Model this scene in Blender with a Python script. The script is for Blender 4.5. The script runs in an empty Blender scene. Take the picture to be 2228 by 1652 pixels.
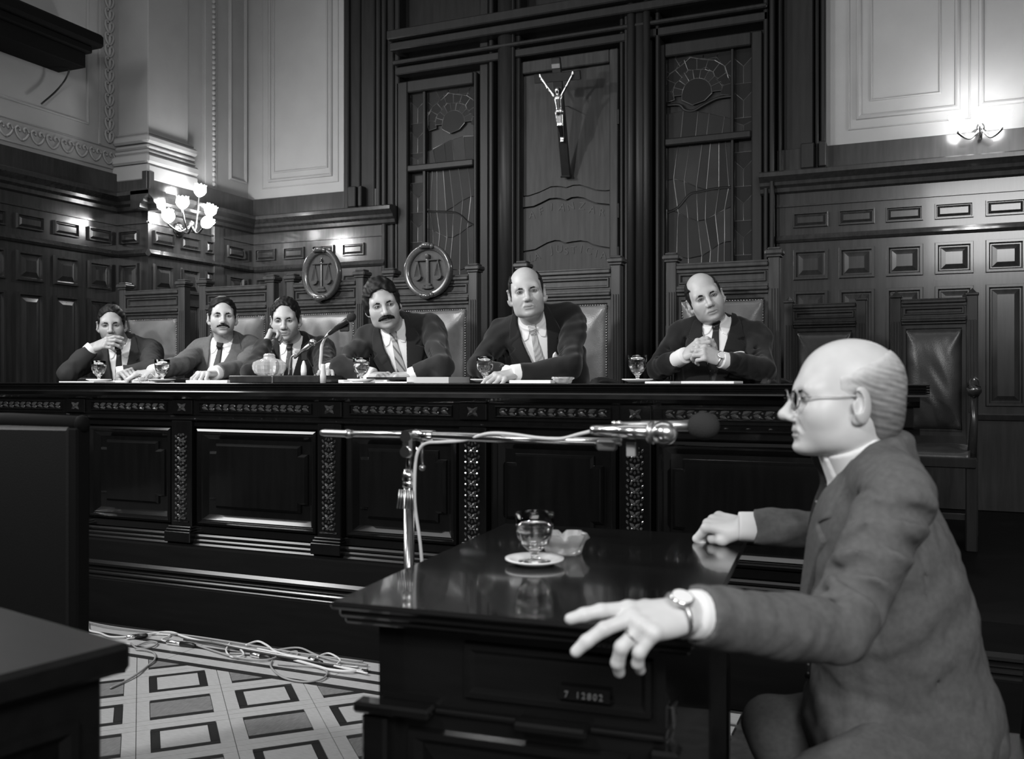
import bpy, bmesh, math, random
import numpy as np
from mathutils import Matrix, Vector

# ---------------------------------------------------------------- camera, world, lights, exposure
scene = bpy.context.scene
COL = scene.collection
YAW = math.radians(23.0)
S_, C_ = math.sin(YAW), math.cos(YAW)
EYE = 1.18
FOC = 2000.0
cam_d = bpy.data.cameras.new('camera')
cam = bpy.data.objects.new('camera', cam_d)
COL.objects.link(cam)
cam.location = (0, 0, EYE)
cam.rotation_euler = (math.pi / 2, 0, YAW)
cam_d.sensor_width = 36.0
cam_d.lens = 36.0 * FOC / 2228.0
cam_d.clip_start = 0.05
cam_d.dof.use_dof = True
cam_d.dof.focus_distance = 4.3
cam_d.dof.aperture_fstop = 4.0
scene.camera = cam

world = bpy.data.worlds.new('world')
scene.world = world
world.use_nodes = True
world.node_tree.nodes['Background'].inputs[0].default_value = (0.5, 0.5, 0.5, 1)
world.node_tree.nodes['Background'].inputs[1].default_value = 0.05

scene.view_settings.view_transform = 'Standard'
scene.view_settings.look = 'None'
scene.view_settings.gamma = 1.0
scene.view_settings.exposure = 0.0
scene.view_settings.use_curve_mapping = False


def lamp(name, kind, loc, energy, target=None, **kw):
    d = bpy.data.lights.new(name, kind)
    d.energy = energy
    for k, v in kw.items():
        setattr(d, k, v)
    o = bpy.data.objects.new(name, d)
    COL.objects.link(o)
    o.location = loc
    if target is not None:
        o.rotation_euler = (Vector(target) - Vector(loc)).to_track_quat('-Z', 'Y').to_euler()
    return o


# hall lighting: a film floodlight left of the camera, one on the gallery side, plus unseen fills added for the witness, rear and ceiling
lamp('floodlight_key', 'SPOT', (-3.3, 0.5, 2.75), 390, (-2.2, 4.3, 1.30), spot_size=math.radians(95), spot_blend=0.9, shadow_soft_size=0.10)
lamp('floodlight_side', 'SPOT', (-4.7, 2.1, 3.6), 200, (-1.6, 5.6, 2.2), spot_size=math.radians(100), spot_blend=0.8, shadow_soft_size=0.07)
lamp('witness_fill', 'SPOT', (-1.5, -0.5, 2.7), 145, (-0.05, 1.75, 0.95), spot_size=math.radians(48), spot_blend=0.7, shadow_soft_size=0.12)  # fill spot added to brighten the witness alone
lamp('rear_fill', 'AREA', (1.5, -2.0, 3.4), 190, (-0.7, 4.8, 1.8), shape='RECTANGLE', size=2.4, size_y=1.2)  # soft fill added behind the camera to lift the right side
lamp('ceiling_strip', 'AREA', (-1.9, 2.80, 5.0), 28, (-1.9, 2.80, 0), shape='RECTANGLE', size=6.0, size_y=0.8)  # unseen ceiling strip, shaped to put highlights along the bench mouldings
lamp('left_wall_light_bank', 'AREA', (-5.15, 2.5, 3.05), 125, (-2.2, 3.2, 1.6), shape='RECTANGLE', size=2.4, size_y=1.7)

# ---------------------------------------------------------------- measuring helpers (photo pixel + known plane -> place in the hall)


def ray(px, py):
    X, Zc, dz = (px - 1114.0) / FOC, 1.0, (826.0 - py) / FOC
    return (X * C_ - Zc * S_, X * S_ + Zc * C_, dz)


def at_y(px, py, y):
    r = ray(px, py)
    k = y / r[1]
    return Vector((r[0] * k, y, EYE + r[2] * k))


def at_x(px, py, x):
    r = ray(px, py)
    k = x / r[0]
    return Vector((x, r[1] * k, EYE + r[2] * k))


def at_z(px, py, z):
    r = ray(px, py)
    k = (z - EYE) / r[2]
    return Vector((r[0] * k, r[1] * k, z))


def at_d(px, py, d):
    r = ray(px, py)
    return Vector((r[0] * d, r[1] * d, EYE + r[2] * d))


def ux(px, y):
    return at_y(px, 826, y).x


# ---------------------------------------------------------------- materials
MATS = {}


def mat(name, col, rough=0.5, spec=0.5, coat=0.0, metal=0.0, grain=0.0, gscale=(1, 1, 1), bump=0.0, bscale=60.0, noise=0.0, nscale=8.0,
        emit=0.0, trans=0.0, ior=1.45, attr=False, sheen=0.0, coat_rough=0.08):
    if name in MATS:
        return MATS[name]
    m = bpy.data.materials.new(name)
    m.use_nodes = True
    nt = m.node_tree
    b = nt.nodes['Principled BSDF']
    c = (col, col, col, 1)
    b.inputs['Base Color'].default_value = c
    b.inputs['Roughness'].default_value = rough
    b.inputs['Specular IOR Level'].default_value = spec
    b.inputs['Metallic'].default_value = metal
    b.inputs['Coat Weight'].default_value = coat
    b.inputs['Coat Roughness'].default_value = coat_rough
    b.inputs['IOR'].default_value = ior
    b.inputs['Transmission Weight'].default_value = trans
    b.inputs['Sheen Weight'].default_value = sheen
    if emit:
        b.inputs['Emission Color'].default_value = (1, 1, 1, 1)
        b.inputs['Emission Strength'].default_value = emit
    src = None
    if attr:
        a = nt.nodes.new('ShaderNodeAttribute')
        a.attribute_name = 'tone'
        src = a.outputs['Fac']
    if grain or noise:
        tc = nt.nodes.new('ShaderNodeTexCoord')
        mp = nt.nodes.new('ShaderNodeMapping')
        mp.inputs['Scale'].default_value = gscale
        nt.links.new(tc.outputs['Object'], mp.inputs['Vector'])
        n = nt.nodes.new('ShaderNodeTexNoise')
        n.inputs['Scale'].default_value = nscale
        n.inputs['Detail'].default_value = 6
        nt.links.new(mp.outputs['Vector'], n.inputs['Vector'])
        mr = nt.nodes.new('ShaderNodeMapRange')
        amp = grain or noise
        mr.inputs['From Min'].default_value = 0.3
        mr.inputs['From Max'].default_value = 0.7
        mr.inputs['To Min'].default_value = 1 - amp
        mr.inputs['To Max'].default_value = 1 + amp
        nt.links.new(n.outputs['Fac'], mr.inputs['Value'])
        mul = nt.nodes.new('ShaderNodeMath')
        mul.operation = 'MULTIPLY'
        nt.links.new(mr.outputs['Result'], mul.inputs[0])
        if src is not None:
            nt.links.new(src, mul.inputs[1])
        else:
            mul.inputs[1].default_value = col
        src = mul.outputs[0]
    if src is not None:
        cmb = nt.nodes.new('ShaderNodeCombineColor')
        for i in range(3):
            nt.links.new(src, cmb.inputs[i])
        nt.links.new(cmb.outputs[0], b.inputs['Base Color'])
    if bump:
        n2 = nt.nodes.new('ShaderNodeTexNoise')
        n2.inputs['Scale'].default_value = bscale
        n2.inputs['Detail'].default_value = 4
        tc2 = nt.nodes.new('ShaderNodeTexCoord')
        nt.links.new(tc2.outputs['Object'], n2.inputs['Vector'])
        bp = nt.nodes.new('ShaderNodeBump')
        bp.inputs['Strength'].default_value = bump
        bp.inputs['Distance'].default_value = 0.002
        nt.links.new(n2.outputs['Fac'], bp.inputs['Height'])
        nt.links.new(bp.outputs['Normal'], b.inputs['Normal'])
    MATS[name] = m
    return m


G = (5, 5, 0.5)
GH = (0.5, 5, 5)
M_BENCH = mat('bench_mahogany', 0.0035, 0.17, 0.55, coat=0.7, grain=0.22, gscale=G)
M_DAIS = mat('dais_oak', 0.004, 0.75, 0.10, grain=0.22, gscale=GH)
M_DESK = mat('desk_dark', 0.005, 0.5, 0.25, grain=0.2, gscale=GH)
M_NOSING = mat('nosing_mahogany', 0.004, 0.26, 0.5, coat=0.25, coat_rough=0.2, grain=0.3, gscale=GH)
M_TABLE = mat('table_mahogany', 0.006, 0.16, 0.55, coat=0.6, coat_rough=0.05, grain=0.22, gscale=GH)
M_WALLWOOD = mat('wainscot_oak', 0.030, 0.22, 0.5, coat=0.25, grain=0.22, gscale=G)
M_PORTAL = mat('portal_oak', 0.014, 0.42, 0.22, coat=0.0, grain=0.22, gscale=G)
M_CHAIR = mat('chair_oak', 0.044, 0.38, 0.25, coat=0.05, grain=0.22, gscale=G)
M_CHAIRDK = mat('chair_oak_dark', 0.022, 0.25, 0.5, coat=0.2, grain=0.22, gscale=G)
M_CARVE = mat('carved_oak', 0.045, 0.18, 0.6, coat=0.6, grain=0.2, gscale=(20, 20, 20))
M_LEATHER = mat('leather_brown', 0.13, 0.30, 0.5, bump=0.25, bscale=220, noise=0.25, nscale=9)
M_LEATHERDK = mat('leather_black', 0.030, 0.32, 0.5, bump=0.25, bscale=220, noise=0.3, nscale=9)
M_PLASTER = mat('plaster', 0.27, 0.8, 0.3, noise=0.05, nscale=5, bump=0.08, bscale=90)
M_FLOOR = mat('floor_ground', 0.05, 0.4, grain=0.3, gscale=(3, 3, 3))
M_LIGHTW = mat('parquet_light', 0.42, 0.35, grain=0.14, gscale=(4, 30, 4))
M_MIDW = mat('parquet_mid', 0.20, 0.35, grain=0.3, gscale=(30, 4, 4))
M_DARKW = mat('parquet_dark', 0.022, 0.35, grain=0.3, gscale=(4, 30, 4))
M_BRASS = mat('brass', 0.45, 0.25, metal=1.0)
M_CHROME = mat('chrome', 0.75, 0.18, metal=1.0)
M_STANDTUBE = mat('stand_chrome', 0.28, 0.2, metal=1.0)
M_STEEL = mat('satin_steel', 0.5, 0.35, metal=1.0)
M_WATER = mat('water', 1.0, 0.0, 0.5, trans=1.0, ior=1.33)
M_CRYSTAL = mat('cut_crystal', 0.95, 0.06, 0.7, trans=0.72, ior=1.5)
M_CHINA = mat('white_china', 0.85, 0.25, 0.5)
M_PAPER = mat('paper', 0.85, 0.7, 0.2)
M_PAPER2 = mat('paper_grey', 0.5, 0.7, 0.2)
M_BLACK = mat('black_plastic', 0.012, 0.4, 0.5)
M_BLACKMATT = mat('black_paint', 0.006, 0.8, 0.08)
M_FOAM = mat('foam', 0.035, 0.9, 0.1, bump=0.6, bscale=300)
M_CABLEW = mat('cable_white', 0.62, 0.45)
M_CABLEG = mat('cable_grey', 0.28, 0.45)
M_CABLED = mat('cable_dark', 0.03, 0.45)
M_BULB = mat('lit_glass', 0.9, 0.4, emit=26.0)
M_LEAD = mat('lead_came', 0.10, 0.35, metal=0.6)
M_BAR = mat('iron_bar', 0.004, 0.6)
M_SG = [mat('stained_glass_%s' % n, v, 0.5, 0.2, noise=0.25, nscale=6) for n, v in (('dark', 0.003), ('smoke', 0.006), ('dim', 0.011), ('pale', 0.018))]
M_SILVER = mat('silver', 0.85, 0.22, metal=1.0)
M_SKIN = mat('skin', 0.5, 0.42, 0.45, attr=True, noise=0.05, nscale=30)
M_SKINOLD = mat('skin_fair', 0.6, 0.42, 0.45, attr=True, noise=0.05, nscale=25)
M_HAIR = mat('hair_black', 0.010, 0.55, 0.25, grain=0.5, gscale=(3, 3, 3), nscale=40, bump=0.7, bscale=320)
M_HAIRG = mat('hair_grey', 0.33, 0.5, 0.3, attr=True, noise=0.12, nscale=70, bump=0.15, bscale=260)
M_SHIRT = mat('shirt_white', 0.80, 0.75, 0.2)
M_SUITDK = mat('suit_black', 0.013, 0.85, 0.2, sheen=0.15, bump=0.3, bscale=500)
M_SUITNV = mat('suit_charcoal', 0.021, 0.85, 0.2, sheen=0.15, bump=0.3, bscale=500)
M_SUITMID = mat('suit_grey', 0.120, 0.9, 0.2, bump=0.35, bscale=500, noise=0.1, nscale=80)
M_SUITLT = mat('suit_mid_grey', 0.115, 0.9, 0.2, bump=0.35, bscale=500, noise=0.12, nscale=90)
M_TIEDK = mat('tie_black', 0.012, 0.5, 0.4)
M_EYE = mat('eyeball', 0.55, 0.2, 0.5, attr=True)


def thin_glass(name, tint, ior):
    m = bpy.data.materials.new(name)
    m.use_nodes = True
    nt = m.node_tree
    nt.nodes.remove(nt.nodes['Principled BSDF'])
    t, g, x, f = nt.nodes.new('ShaderNodeBsdfTransparent'), nt.nodes.new('ShaderNodeBsdfGlossy'), nt.nodes.new('ShaderNodeMixShader'), nt.nodes.new('ShaderNodeFresnel')
    t.inputs[0].default_value = (tint, tint, tint, 1)
    g.inputs['Roughness'].default_value = 0.03
    f.inputs[0].default_value = ior
    nt.links.new(f.outputs[0], x.inputs[0])
    nt.links.new(t.outputs[0], x.inputs[1])
    nt.links.new(g.outputs[0], x.inputs[2])
    nt.links.new(x.outputs[0], nt.nodes['Material Output'].inputs[0])
    return m


M_GLASS = mat('clear_glass', 1.0, 0.0, 0.5, trans=1.0, ior=1.47)
M_LENS = thin_glass('lens_glass', 0.97, 1.25)


def pattern_mat(name, base, other, scale, kind):
    m = bpy.data.materials.new(name)
    m.use_nodes = True
    nt = m.node_tree
    b = nt.nodes['Principled BSDF']
    b.inputs['Roughness'].default_value = 0.55
    tc = nt.nodes.new('ShaderNodeTexCoord')
    if kind == 'stripe':
        t = nt.nodes.new('ShaderNodeTexWave')
        t.bands_direction = 'DIAGONAL'
        t.inputs['Scale'].default_value = scale
        t.inputs['Distortion'].default_value = 0.0
    else:
        t = nt.nodes.new('ShaderNodeTexVoronoi')
        t.inputs['Scale'].default_value = scale
        t.inputs['Randomness'].default_value = 0.0
    nt.links.new(tc.outputs['Object'], t.inputs['Vector'])
    r = nt.nodes.new('ShaderNodeValToRGB')
    r.color_ramp.interpolation = 'CONSTANT'
    r.color_ramp.elements[0].color = (other, other, other, 1)
    r.color_ramp.elements[1].color = (base, base, base, 1)
    r.color_ramp.elements[1].position = 0.18 if kind == 'stripe' else 0.33
    nt.links.new(t.outputs[0 if kind == 'stripe' else 'Distance'], r.inputs[0])
    nt.links.new(r.outputs[0], b.inputs['Base Color'])
    return m


M_TIESTRIPE = pattern_mat('tie_striped', 0.34, 0.10, 14, 'stripe')
M_TIEDOT = pattern_mat('tie_spotted', 0.45, 0.05, 170, 'dot')
M_TIEPIN = pattern_mat('tie_pin_dot', 0.014, 0.35, 55, 'dot')
M_TIEPIN.node_tree.nodes['Color Ramp'].color_ramp.elements[1].position = 0.12


# ---------------------------------------------------------------- mesh helpers
class MB:
    def __init__(self, M=None):
        self.v, self.f, self.M = [], [], M

    def add(self, verts, faces):
        n = len(self.v)
        if self.M is not None:
            verts = [self.M @ Vector(p) for p in verts]
        self.v += [tuple(p) for p in verts]
        self.f += [tuple(i + n for i in f) for f in faces]
        return self

    def box(self, a, b, ch=0.0):
        x0, x1 = sorted((a[0], b[0])); y0, y1 = sorted((a[1], b[1])); z0, z1 = sorted((a[2], b[2]))
        if ch <= 0:
            vs = [(x, y, z) for x in (x0, x1) for y in (y0, y1) for z in (z0, z1)]
            fs = [(0, 1, 3, 2), (4, 6, 7, 5), (0, 4, 5, 1), (2, 3, 7, 6), (0, 2, 6, 4), (1, 5, 7, 3)]
            return self.add(vs, fs)
        c = min(ch, (x1 - x0) / 2.01, (y1 - y0) / 2.01, (z1 - z0) / 2.01)
        vs, idx = [], {}
        for sx in (0, 1):
            for sy in (0, 1):
                for sz in (0, 1):
                    X, Y, Z = (x0, x1)[sx], (y0, y1)[sy], (z0, z1)[sz]
                    dx, dy, dz = (c, -c)[sx], (c, -c)[sy], (c, -c)[sz]
                    for ax, p in enumerate(((X, Y + dy, Z + dz), (X + dx, Y, Z + dz), (X + dx, Y + dy, Z))):
                        idx[(sx, sy, sz, ax)] = len(vs)
                        vs.append(p)
        fs = []
        for s in (0, 1):
            q = [(s, 0, 0, 0), (s, 1, 0, 0), (s, 1, 1, 0), (s, 0, 1, 0)]
            fs.append([idx[k] for k in (q if s else q[::-1])])
            q = [(0, s, 0, 1), (1, s, 0, 1), (1, s, 1, 1), (0, s, 1, 1)]
            fs.append([idx[k] for k in (q[::-1] if s else q)])
            q = [(0, 0, s, 2), (1, 0, s, 2), (1, 1, s, 2), (0, 1, s, 2)]
            fs.append([idx[k] for k in (q if s else q[::-1])])
        for a_ in (0, 1):
            for b_ in (0, 1):
                fs.append([idx[(a_, b_, 0, 0)], idx[(a_, b_, 1, 0)], idx[(a_, b_, 1, 1)], idx[(a_, b_, 0, 1)]])
                fs.append([idx[(a_, 0, b_, 0)], idx[(a_, 1, b_, 0)], idx[(a_, 1, b_, 2)], idx[(a_, 0, b_, 2)]])
                fs.append([idx[(0, a_, b_, 1)], idx[(1, a_, b_, 1)], idx[(1, a_, b_, 2)], idx[(0, a_, b_, 2)]])
        for sx in (0, 1):
            for sy in (0, 1):
                for sz in (0, 1):
                    fs.append([idx[(sx, sy, sz, 0)], idx[(sx, sy, sz, 1)], idx[(sx, sy, sz, 2)]])
        return self.add(vs, fs)

    def sweep(self, prof, x0, x1):
        """closed profile of (y, z) pushed along x"""
        n = len(prof)
        vs = [(x0, p[0], p[1]) for p in prof] + [(x1, p[0], p[1]) for p in prof]
        fs = [(i, (i + 1) % n, n + (i + 1) % n, n + i) for i in range(n)]
        fs += [tuple(range(n))[::-1], tuple(range(n, 2 * n))]
        return self.add(vs, fs)

    def prism(self, poly, y0, y1):
        """outline in (x, z) pushed along y"""
        n = len(poly)
        vs = [(p[0], y0, p[1]) for p in poly] + [(p[0], y1, p[1]) for p in poly]
        fs = [(i, (i + 1) % n, n + (i + 1) % n, n + i) for i in range(n)]
        fs += [tuple(range(n))[::-1], tuple(range(n, 2 * n))]
        return self.add(vs, fs)

    def slab(self, poly, z0, z1):
        n = len(poly)
        vs = [(p[0], p[1], z0) for p in poly] + [(p[0], p[1], z1) for p in poly]
        fs = [(i, (i + 1) % n, n + (i + 1) % n, n + i) for i in range(n)]
        fs += [tuple(range(n))[::-1], tuple(range(n, 2 * n))]
        return self.add(vs, fs)

    def loft(self, poly, prof, cap=True, back=None):
        """outline in (x, z); prof = [(inset, y), ...] from the rim inwards"""
        n = len(poly)
        vs, fs = [], []
        for ins, y in prof:
            q = poly_offset(poly, ins) if ins else poly
            vs += [(p[0], y, p[1]) for p in q]
        for k in range(len(prof) - 1):
            for i in range(n):
                fs.append((k * n + i, k * n + (i + 1) % n, (k + 1) * n + (i + 1) % n, (k + 1) * n + i))
        if cap:
            fs.append(tuple(range((len(prof) - 1) * n, len(prof) * n)))
        return self.add(vs, fs)

    def tube(self, pts, r, n=8, closed=False, caps=True):
        pts = [Vector(p) for p in pts]
        m = len(pts)
        rs = r if isinstance(r, (list, tuple)) else [r] * m
        vs, fs = [], []
        up = Vector((0.13, 0.21, 0.97))
        for i, p in enumerate(pts):
            a = pts[(i - 1) % m] if (closed or i > 0) else p
            b = pts[(i + 1) % m] if (closed or i < m - 1) else p
            t = (b - a)
            t = t.normalized() if t.length > 1e-9 else Vector((0, 0, 1))
            s = t.cross(up)
            if s.length < 1e-4:
                s = t.cross(Vector((1, 0, 0)))
            s.normalize()
            w = s.cross(t).normalized()
            for k in range(n):
                an = 2 * math.pi * k / n
                vs.append(p + s * (math.cos(an) * rs[i]) + w * (math.sin(an) * rs[i]))
        for i in range(m if closed else m - 1):
            j = (i + 1) % m
            for k in range(n):
                fs.append((i * n + k, i * n + (k + 1) % n, j * n + (k + 1) % n, j * n + k))
        if caps and not closed:
            fs += [tuple(range(n))[::-1], tuple(range((m - 1) * n, m * n))]
        return self.add(vs, fs)

    def lathe(self, prof, n=24, c=(0, 0, 0), closed=False):
        """(r, z) profile turned about the vertical through c"""
        vs, fs = [], []
        m = len(prof)
        for r, z in prof:
            for k in range(n):
                a = 2 * math.pi * k / n
                vs.append((c[0] + r * math.cos(a), c[1] + r * math.sin(a), c[2] + z))
        for i in range(m if closed else m - 1):
            j = (i + 1) % m
            for k in range(n):
                fs.append((i * n + k, i * n + (k + 1) % n, j * n + (k + 1) % n, j * n + k))
        if not closed:
            if prof[0][0] > 1e-6:
                fs.append(tuple(range(n))[::-1])
            if prof[-1][0] > 1e-6:
                fs.append(tuple(range((m - 1) * n, m * n)))
        return self.add(vs, fs)

    def blob(self, c, r, nu=10, nv=6, R=None):
        vs, fs = [], []
        for i in range(nv + 1):
            th = math.pi * i / nv
            for k in range(nu):
                a = 2 * math.pi * k / nu
                p = Vector((r[0] * math.sin(th) * math.cos(a), r[1] * math.sin(th) * math.sin(a), r[2] * math.cos(th)))
                if R is not None:
                    p = R @ p
                vs.append(p + Vector(c))
        for i in range(nv):
            for k in range(nu):
                fs.append((i * nu + k, (i + 1) * nu + k, (i + 1) * nu + (k + 1) % nu, i * nu + (k + 1) % nu))
        return self.add(vs, fs)

    def mesh(self, name, smooth=False):
        me = bpy.data.meshes.new(name)
        me.from_pydata(self.v, [], self.f)
        bm = bmesh.new()
        bm.from_mesh(me)
        bmesh.ops.remove_doubles(bm, verts=bm.verts, dist=1e-6)
        bmesh.ops.recalc_face_normals(bm, faces=bm.faces)
        bm.to_mesh(me)
        bm.free()
        if smooth:
            me.polygons.foreach_set('use_smooth', [True] * len(me.polygons))
        return me


def poly_offset(poly, d):
    n = len(poly)
    area = sum(poly[i][0] * poly[(i + 1) % n][1] - poly[(i + 1) % n][0] * poly[i][1] for i in range(n))
    sg = 1 if area > 0 else -1
    out = []
    for i in range(n):
        p0, p1, p2 = Vector(poly[i - 1]), Vector(poly[i]), Vector(poly[(i + 1) % n])
        e1, e2 = (p1 - p0).normalized(), (p2 - p1).normalized()
        n1, n2 = Vector((-e1.y, e1.x)) * sg, Vector((-e2.y, e2.x)) * sg
        b = n1 + n2
        k = d / max(0.2, 1 + n1.dot(n2))
        out.append((p1.x + b.x * k, p1.y + b.y * k))
    return out


def rect(x0, x1, z0, z1):
    return [(x0, z0), (x1, z0), (x1, z1), (x0, z1)]


def put(name, me, m, parent=None, loc=None, rot=None, scale=None):
    o = bpy.data.objects.new(name, me)
    COL.objects.link(o)
    if me is not None and m is not None and not me.materials:
        me.materials.append(m)
    if loc is not None:
        o.location = loc
    if rot is not None:
        o.rotation_euler = rot
    if scale is not None:
        o.scale = scale
    if parent is not None:
        o.parent = parent
    return o


def obj(name, mb, m, parent=None, smooth=False, world=True):
    """one mesh object; geometry given in hall coordinates, whatever the parent's place"""
    o = put(name, mb.mesh(name, smooth), m, parent)
    if parent is not None and world:
        o.matrix_parent_inverse = chain_matrix(parent).inverted()
    return o


def chain_matrix(o):
    M = Matrix.LocRotScale(o.location, o.rotation_euler, o.scale)
    if o.parent is not None:
        M = chain_matrix(o.parent) @ o.matrix_parent_inverse @ M
    return M


def thing(name, label, cat, loc=(0, 0, 0), rz=0.0, group=None):
    o = bpy.data.objects.new(name, None)
    COL.objects.link(o)
    o.empty_display_size = 0.1
    o.location = loc
    o.rotation_euler = (0, 0, rz)
    return tag(o, label, cat, group)


def tag(o, label, cat=None, group=None):
    o['label'] = label
    if cat:
        o['category'] = cat
    if group:
        o['group'] = group
    return o


def struct(o, label=None):
    o['kind'] = 'structure'
    if label:
        o['label'] = label
    return o


def arc(c, r, a0, a1, n, rz=None):
    rz = r if rz is None else rz
    return [(c[0] + r * math.cos(math.radians(a0 + (a1 - a0) * i / n)), c[1] + rz * math.sin(math.radians(a0 + (a1 - a0) * i / n))) for i in range(n + 1)]


def spline(pts, n=8):
    """Catmull-Rom through points"""
    P = [Vector(p) for p in pts]
    out = []
    for i in range(len(P) - 1):
        p0, p1, p2, p3 = P[max(i - 1, 0)], P[i], P[i + 1], P[min(i + 2, len(P) - 1)]
        for k in range(n):
            t = k / n
            out.append(0.5 * ((2 * p1) + (p2 - p0) * t + (2 * p0 - 5 * p1 + 4 * p2 - p3) * t * t + (3 * p1 - p0 - 3 * p2 + p3) * t ** 3))
    out.append(P[-1])
    return out


rnd = random.Random(7)
# ================================================================ the setting
YB, XA, XB, YC, ZTOP = 6.20, -5.27, -4.98, 5.05, 5.2
fl = obj('floor', MB().box((-6.2, -2.5, -0.06), (4.2, 6.5, -0.005)), M_FLOOR)
struct(fl, 'inlaid parquet floor of pale boards and dark strips')
# parquet: long border strips in front of the dais, then a diagonal field of framed squares
strips = [(3.335, 3.300, 'D'), (3.297, 3.205, 'L'), (3.203, 3.172, 'D'), (3.170, 3.102, 'L'), (3.100, 3.070, 'D'), (3.068, 3.003, 'L'), (3.001, 2.969, 'D')]
TONE = {'L': M_LIGHTW, 'D': M_DARKW, 'M': M_MIDW}
for y1, y0, t in strips:
    x = -5.2
    while x < -0.9:
        ln = 1.15 if t == 'D' else 0.78
        obj('plank', MB().box((x, y0, -0.006), (x + ln - 0.003, y1, 0.0)), TONE[t], fl)
        x += ln


def clip_half(poly, a, b, c):
    """keep a*x + b*y <= c"""
    out = []
    for i in range(len(poly)):
        p, q = poly[i], poly[(i + 1) % len(poly)]
        dp, dq = a * p[0] + b * p[1] - c, a * q[0] + b * q[1] - c
        if dp <= 0:
            out.append(p)
        if (dp < 0 < dq) or (dq < 0 < dp):
            k = dp / (dp - dq)
            out.append((p[0] + (q[0] - p[0]) * k, p[1] + (q[1] - p[1]) * k))
    return out


R2 = math.sqrt(0.5)
def st(s, t, o=(-2.82, 2.80)):
    return (o[0] + (s + t) * R2, o[1] + (s - t) * R2)


def piece(s0, s1, t0, t1, tone):
    g = 0.0012
    q = [st(s0 + g, t0 + g), st(s1 - g, t0 + g), st(s1 - g, t1 - g), st(s0 + g, t1 - g)][::-1]
    q = clip_half(q, 0, 1, 2.967)
    q = clip_half(q, 0, -1, -1.35)
    q = clip_half(q, -1, 0, 4.6)
    q = clip_half(q, 1, 0, -0.6)
    if len(q) >= 3:
        obj('plank', MB().slab(q, -0.006, 0.0), TONE[tone], fl)


P = 0.30
for i in range(-4, 5):
    for j in range(-5, 7):
        s, t = i * P, j * P
        c = st(s + P / 2, t + P / 2)
        if not (-4.4 < c[0] < -0.7 and 1.35 < c[1] < 3.1):
            continue
        vis = (c[0] * C_ + c[1] * S_) / max(0.1, (-c[0] * S_ + c[1] * C_))
        if vis < -0.72 or vis > 0.1:
            continue
        d = 0.028
        if (i + j) % 2 == 0:
            piece(s + 0.045, s + P - 0.045, t + 0.045, t + 0.045 + d, 'D'); piece(s + 0.045, s + P - 0.045, t + P - 0.045 - d, t + P - 0.045, 'D')
            piece(s + 0.045, s + 0.045 + d, t + 0.045 + d, t + P - 0.045 - d, 'D'); piece(s + P - 0.045 - d, s + P - 0.045, t + 0.045 + d, t + P - 0.045 - d, 'D')
            piece(s + 0.045 + d, s + P - 0.045 - d, t + 0.045 + d, t + P - 0.045 - d, 'L')
        else:
            piece(s + 0.045, s + P - 0.045, t + 0.045, t + 0.045 + d, 'D'); piece(s + 0.045, s + P - 0.045, t + P - 0.045 - d, t + P - 0.045, 'D')
            piece(s + 0.045, s + P - 0.045, t + 0.045 + d, t + P - 0.045 - d, 'M')
        piece(s, s + P, t, t + 0.045, 'L'); piece(s, s + P, t + P - 0.045, t + P, 'L')
        piece(s, s + 0.045, t + 0.045, t + P - 0.045, 'L'); piece(s + P - 0.045, s + P, t + 0.045, t + P - 0.045, 'L')

ce = struct(obj('ceiling', MB().box((-6.2, -2.5, ZTOP), (4.2, 6.5, ZTOP + 0.1)), M_PLASTER), 'plain plaster ceiling')
XPL, XPR = ux(748, YB), ux(1796, YB)
wb = obj('wall_back', MB().box((XB - 0.1, YB, 0), (XPL, YB + 0.2, ZTOP)).box((XPR, YB, 0), (3.6, YB + 0.2, ZTOP)).box((XPL, YB + 0.16, 0), (XPR, YB + 0.2, ZTOP)), M_PLASTER)
struct(wb, 'pale plaster back wall with moulded panels')
wl = obj('wall_left', MB().box((XA - 0.2, 0.6, 0), (XA, YC, ZTOP)).box((XA - 0.2, YC + 0.03, 0), (XB - 0.045, YB, ZTOP)), M_PLASTER)
struct(wl, 'pale plaster left wall with ornament')
struct(obj('wall_right', MB().box((3.4, -2.5, 0), (3.6, YB, ZTOP)), M_PLASTER), 'plain plaster right wall')


def frame_mold(parent, M, x0, x1, z0, z1, w=0.028, d=0.018):
    mb = MB(M)
    mb.loft(rect(x0, x1, z0, z1), [(0, 0.002), (w * 0.15, -d * 0.6), (w * 0.5, -d), (w * 0.85, -d * 0.6), (w, 0.002)], cap=False)
    return obj('panel_moulding', mb, M_PLASTER, parent)


MBACK = Matrix.Translation((0, YB, 0))
xa_, xb_ = ux(584, YB), ux(724, YB)
zb_ = at_y(584, 398, YB).z
frame_mold(wb, MBACK, xa_, xb_, zb_, 4.75, 0.03)
frame_mold(wb, MBACK, ux(594, YB), ux(714, YB), zb_ + 0.07, 4.68, 0.02, 0.012)
frame_mold(wb, MBACK, ux(570, YB), ux(737, YB), zb_ - 0.05, 4.8, 0.012, 0.007)
zr_ = at_y(1866, 262, YB).z
frame_mold(wb, MBACK, ux(1845, YB), ux(2112, YB), zr_ - 0.06, 4.8, 0.012, 0.008)
frame_mold(wb, MBACK, ux(1862, YB), ux(2090, YB), zr_, 4.75, 0.035)
frame_mold(wb, MBACK, ux(1893, YB), ux(2048, YB), zr_ + 0.11, 4.68, 0.016, 0.009)
frame_mold(wb, MBACK, ux(2128, YB), ux(2420, YB), zr_, 4.75, 0.035)

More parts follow.
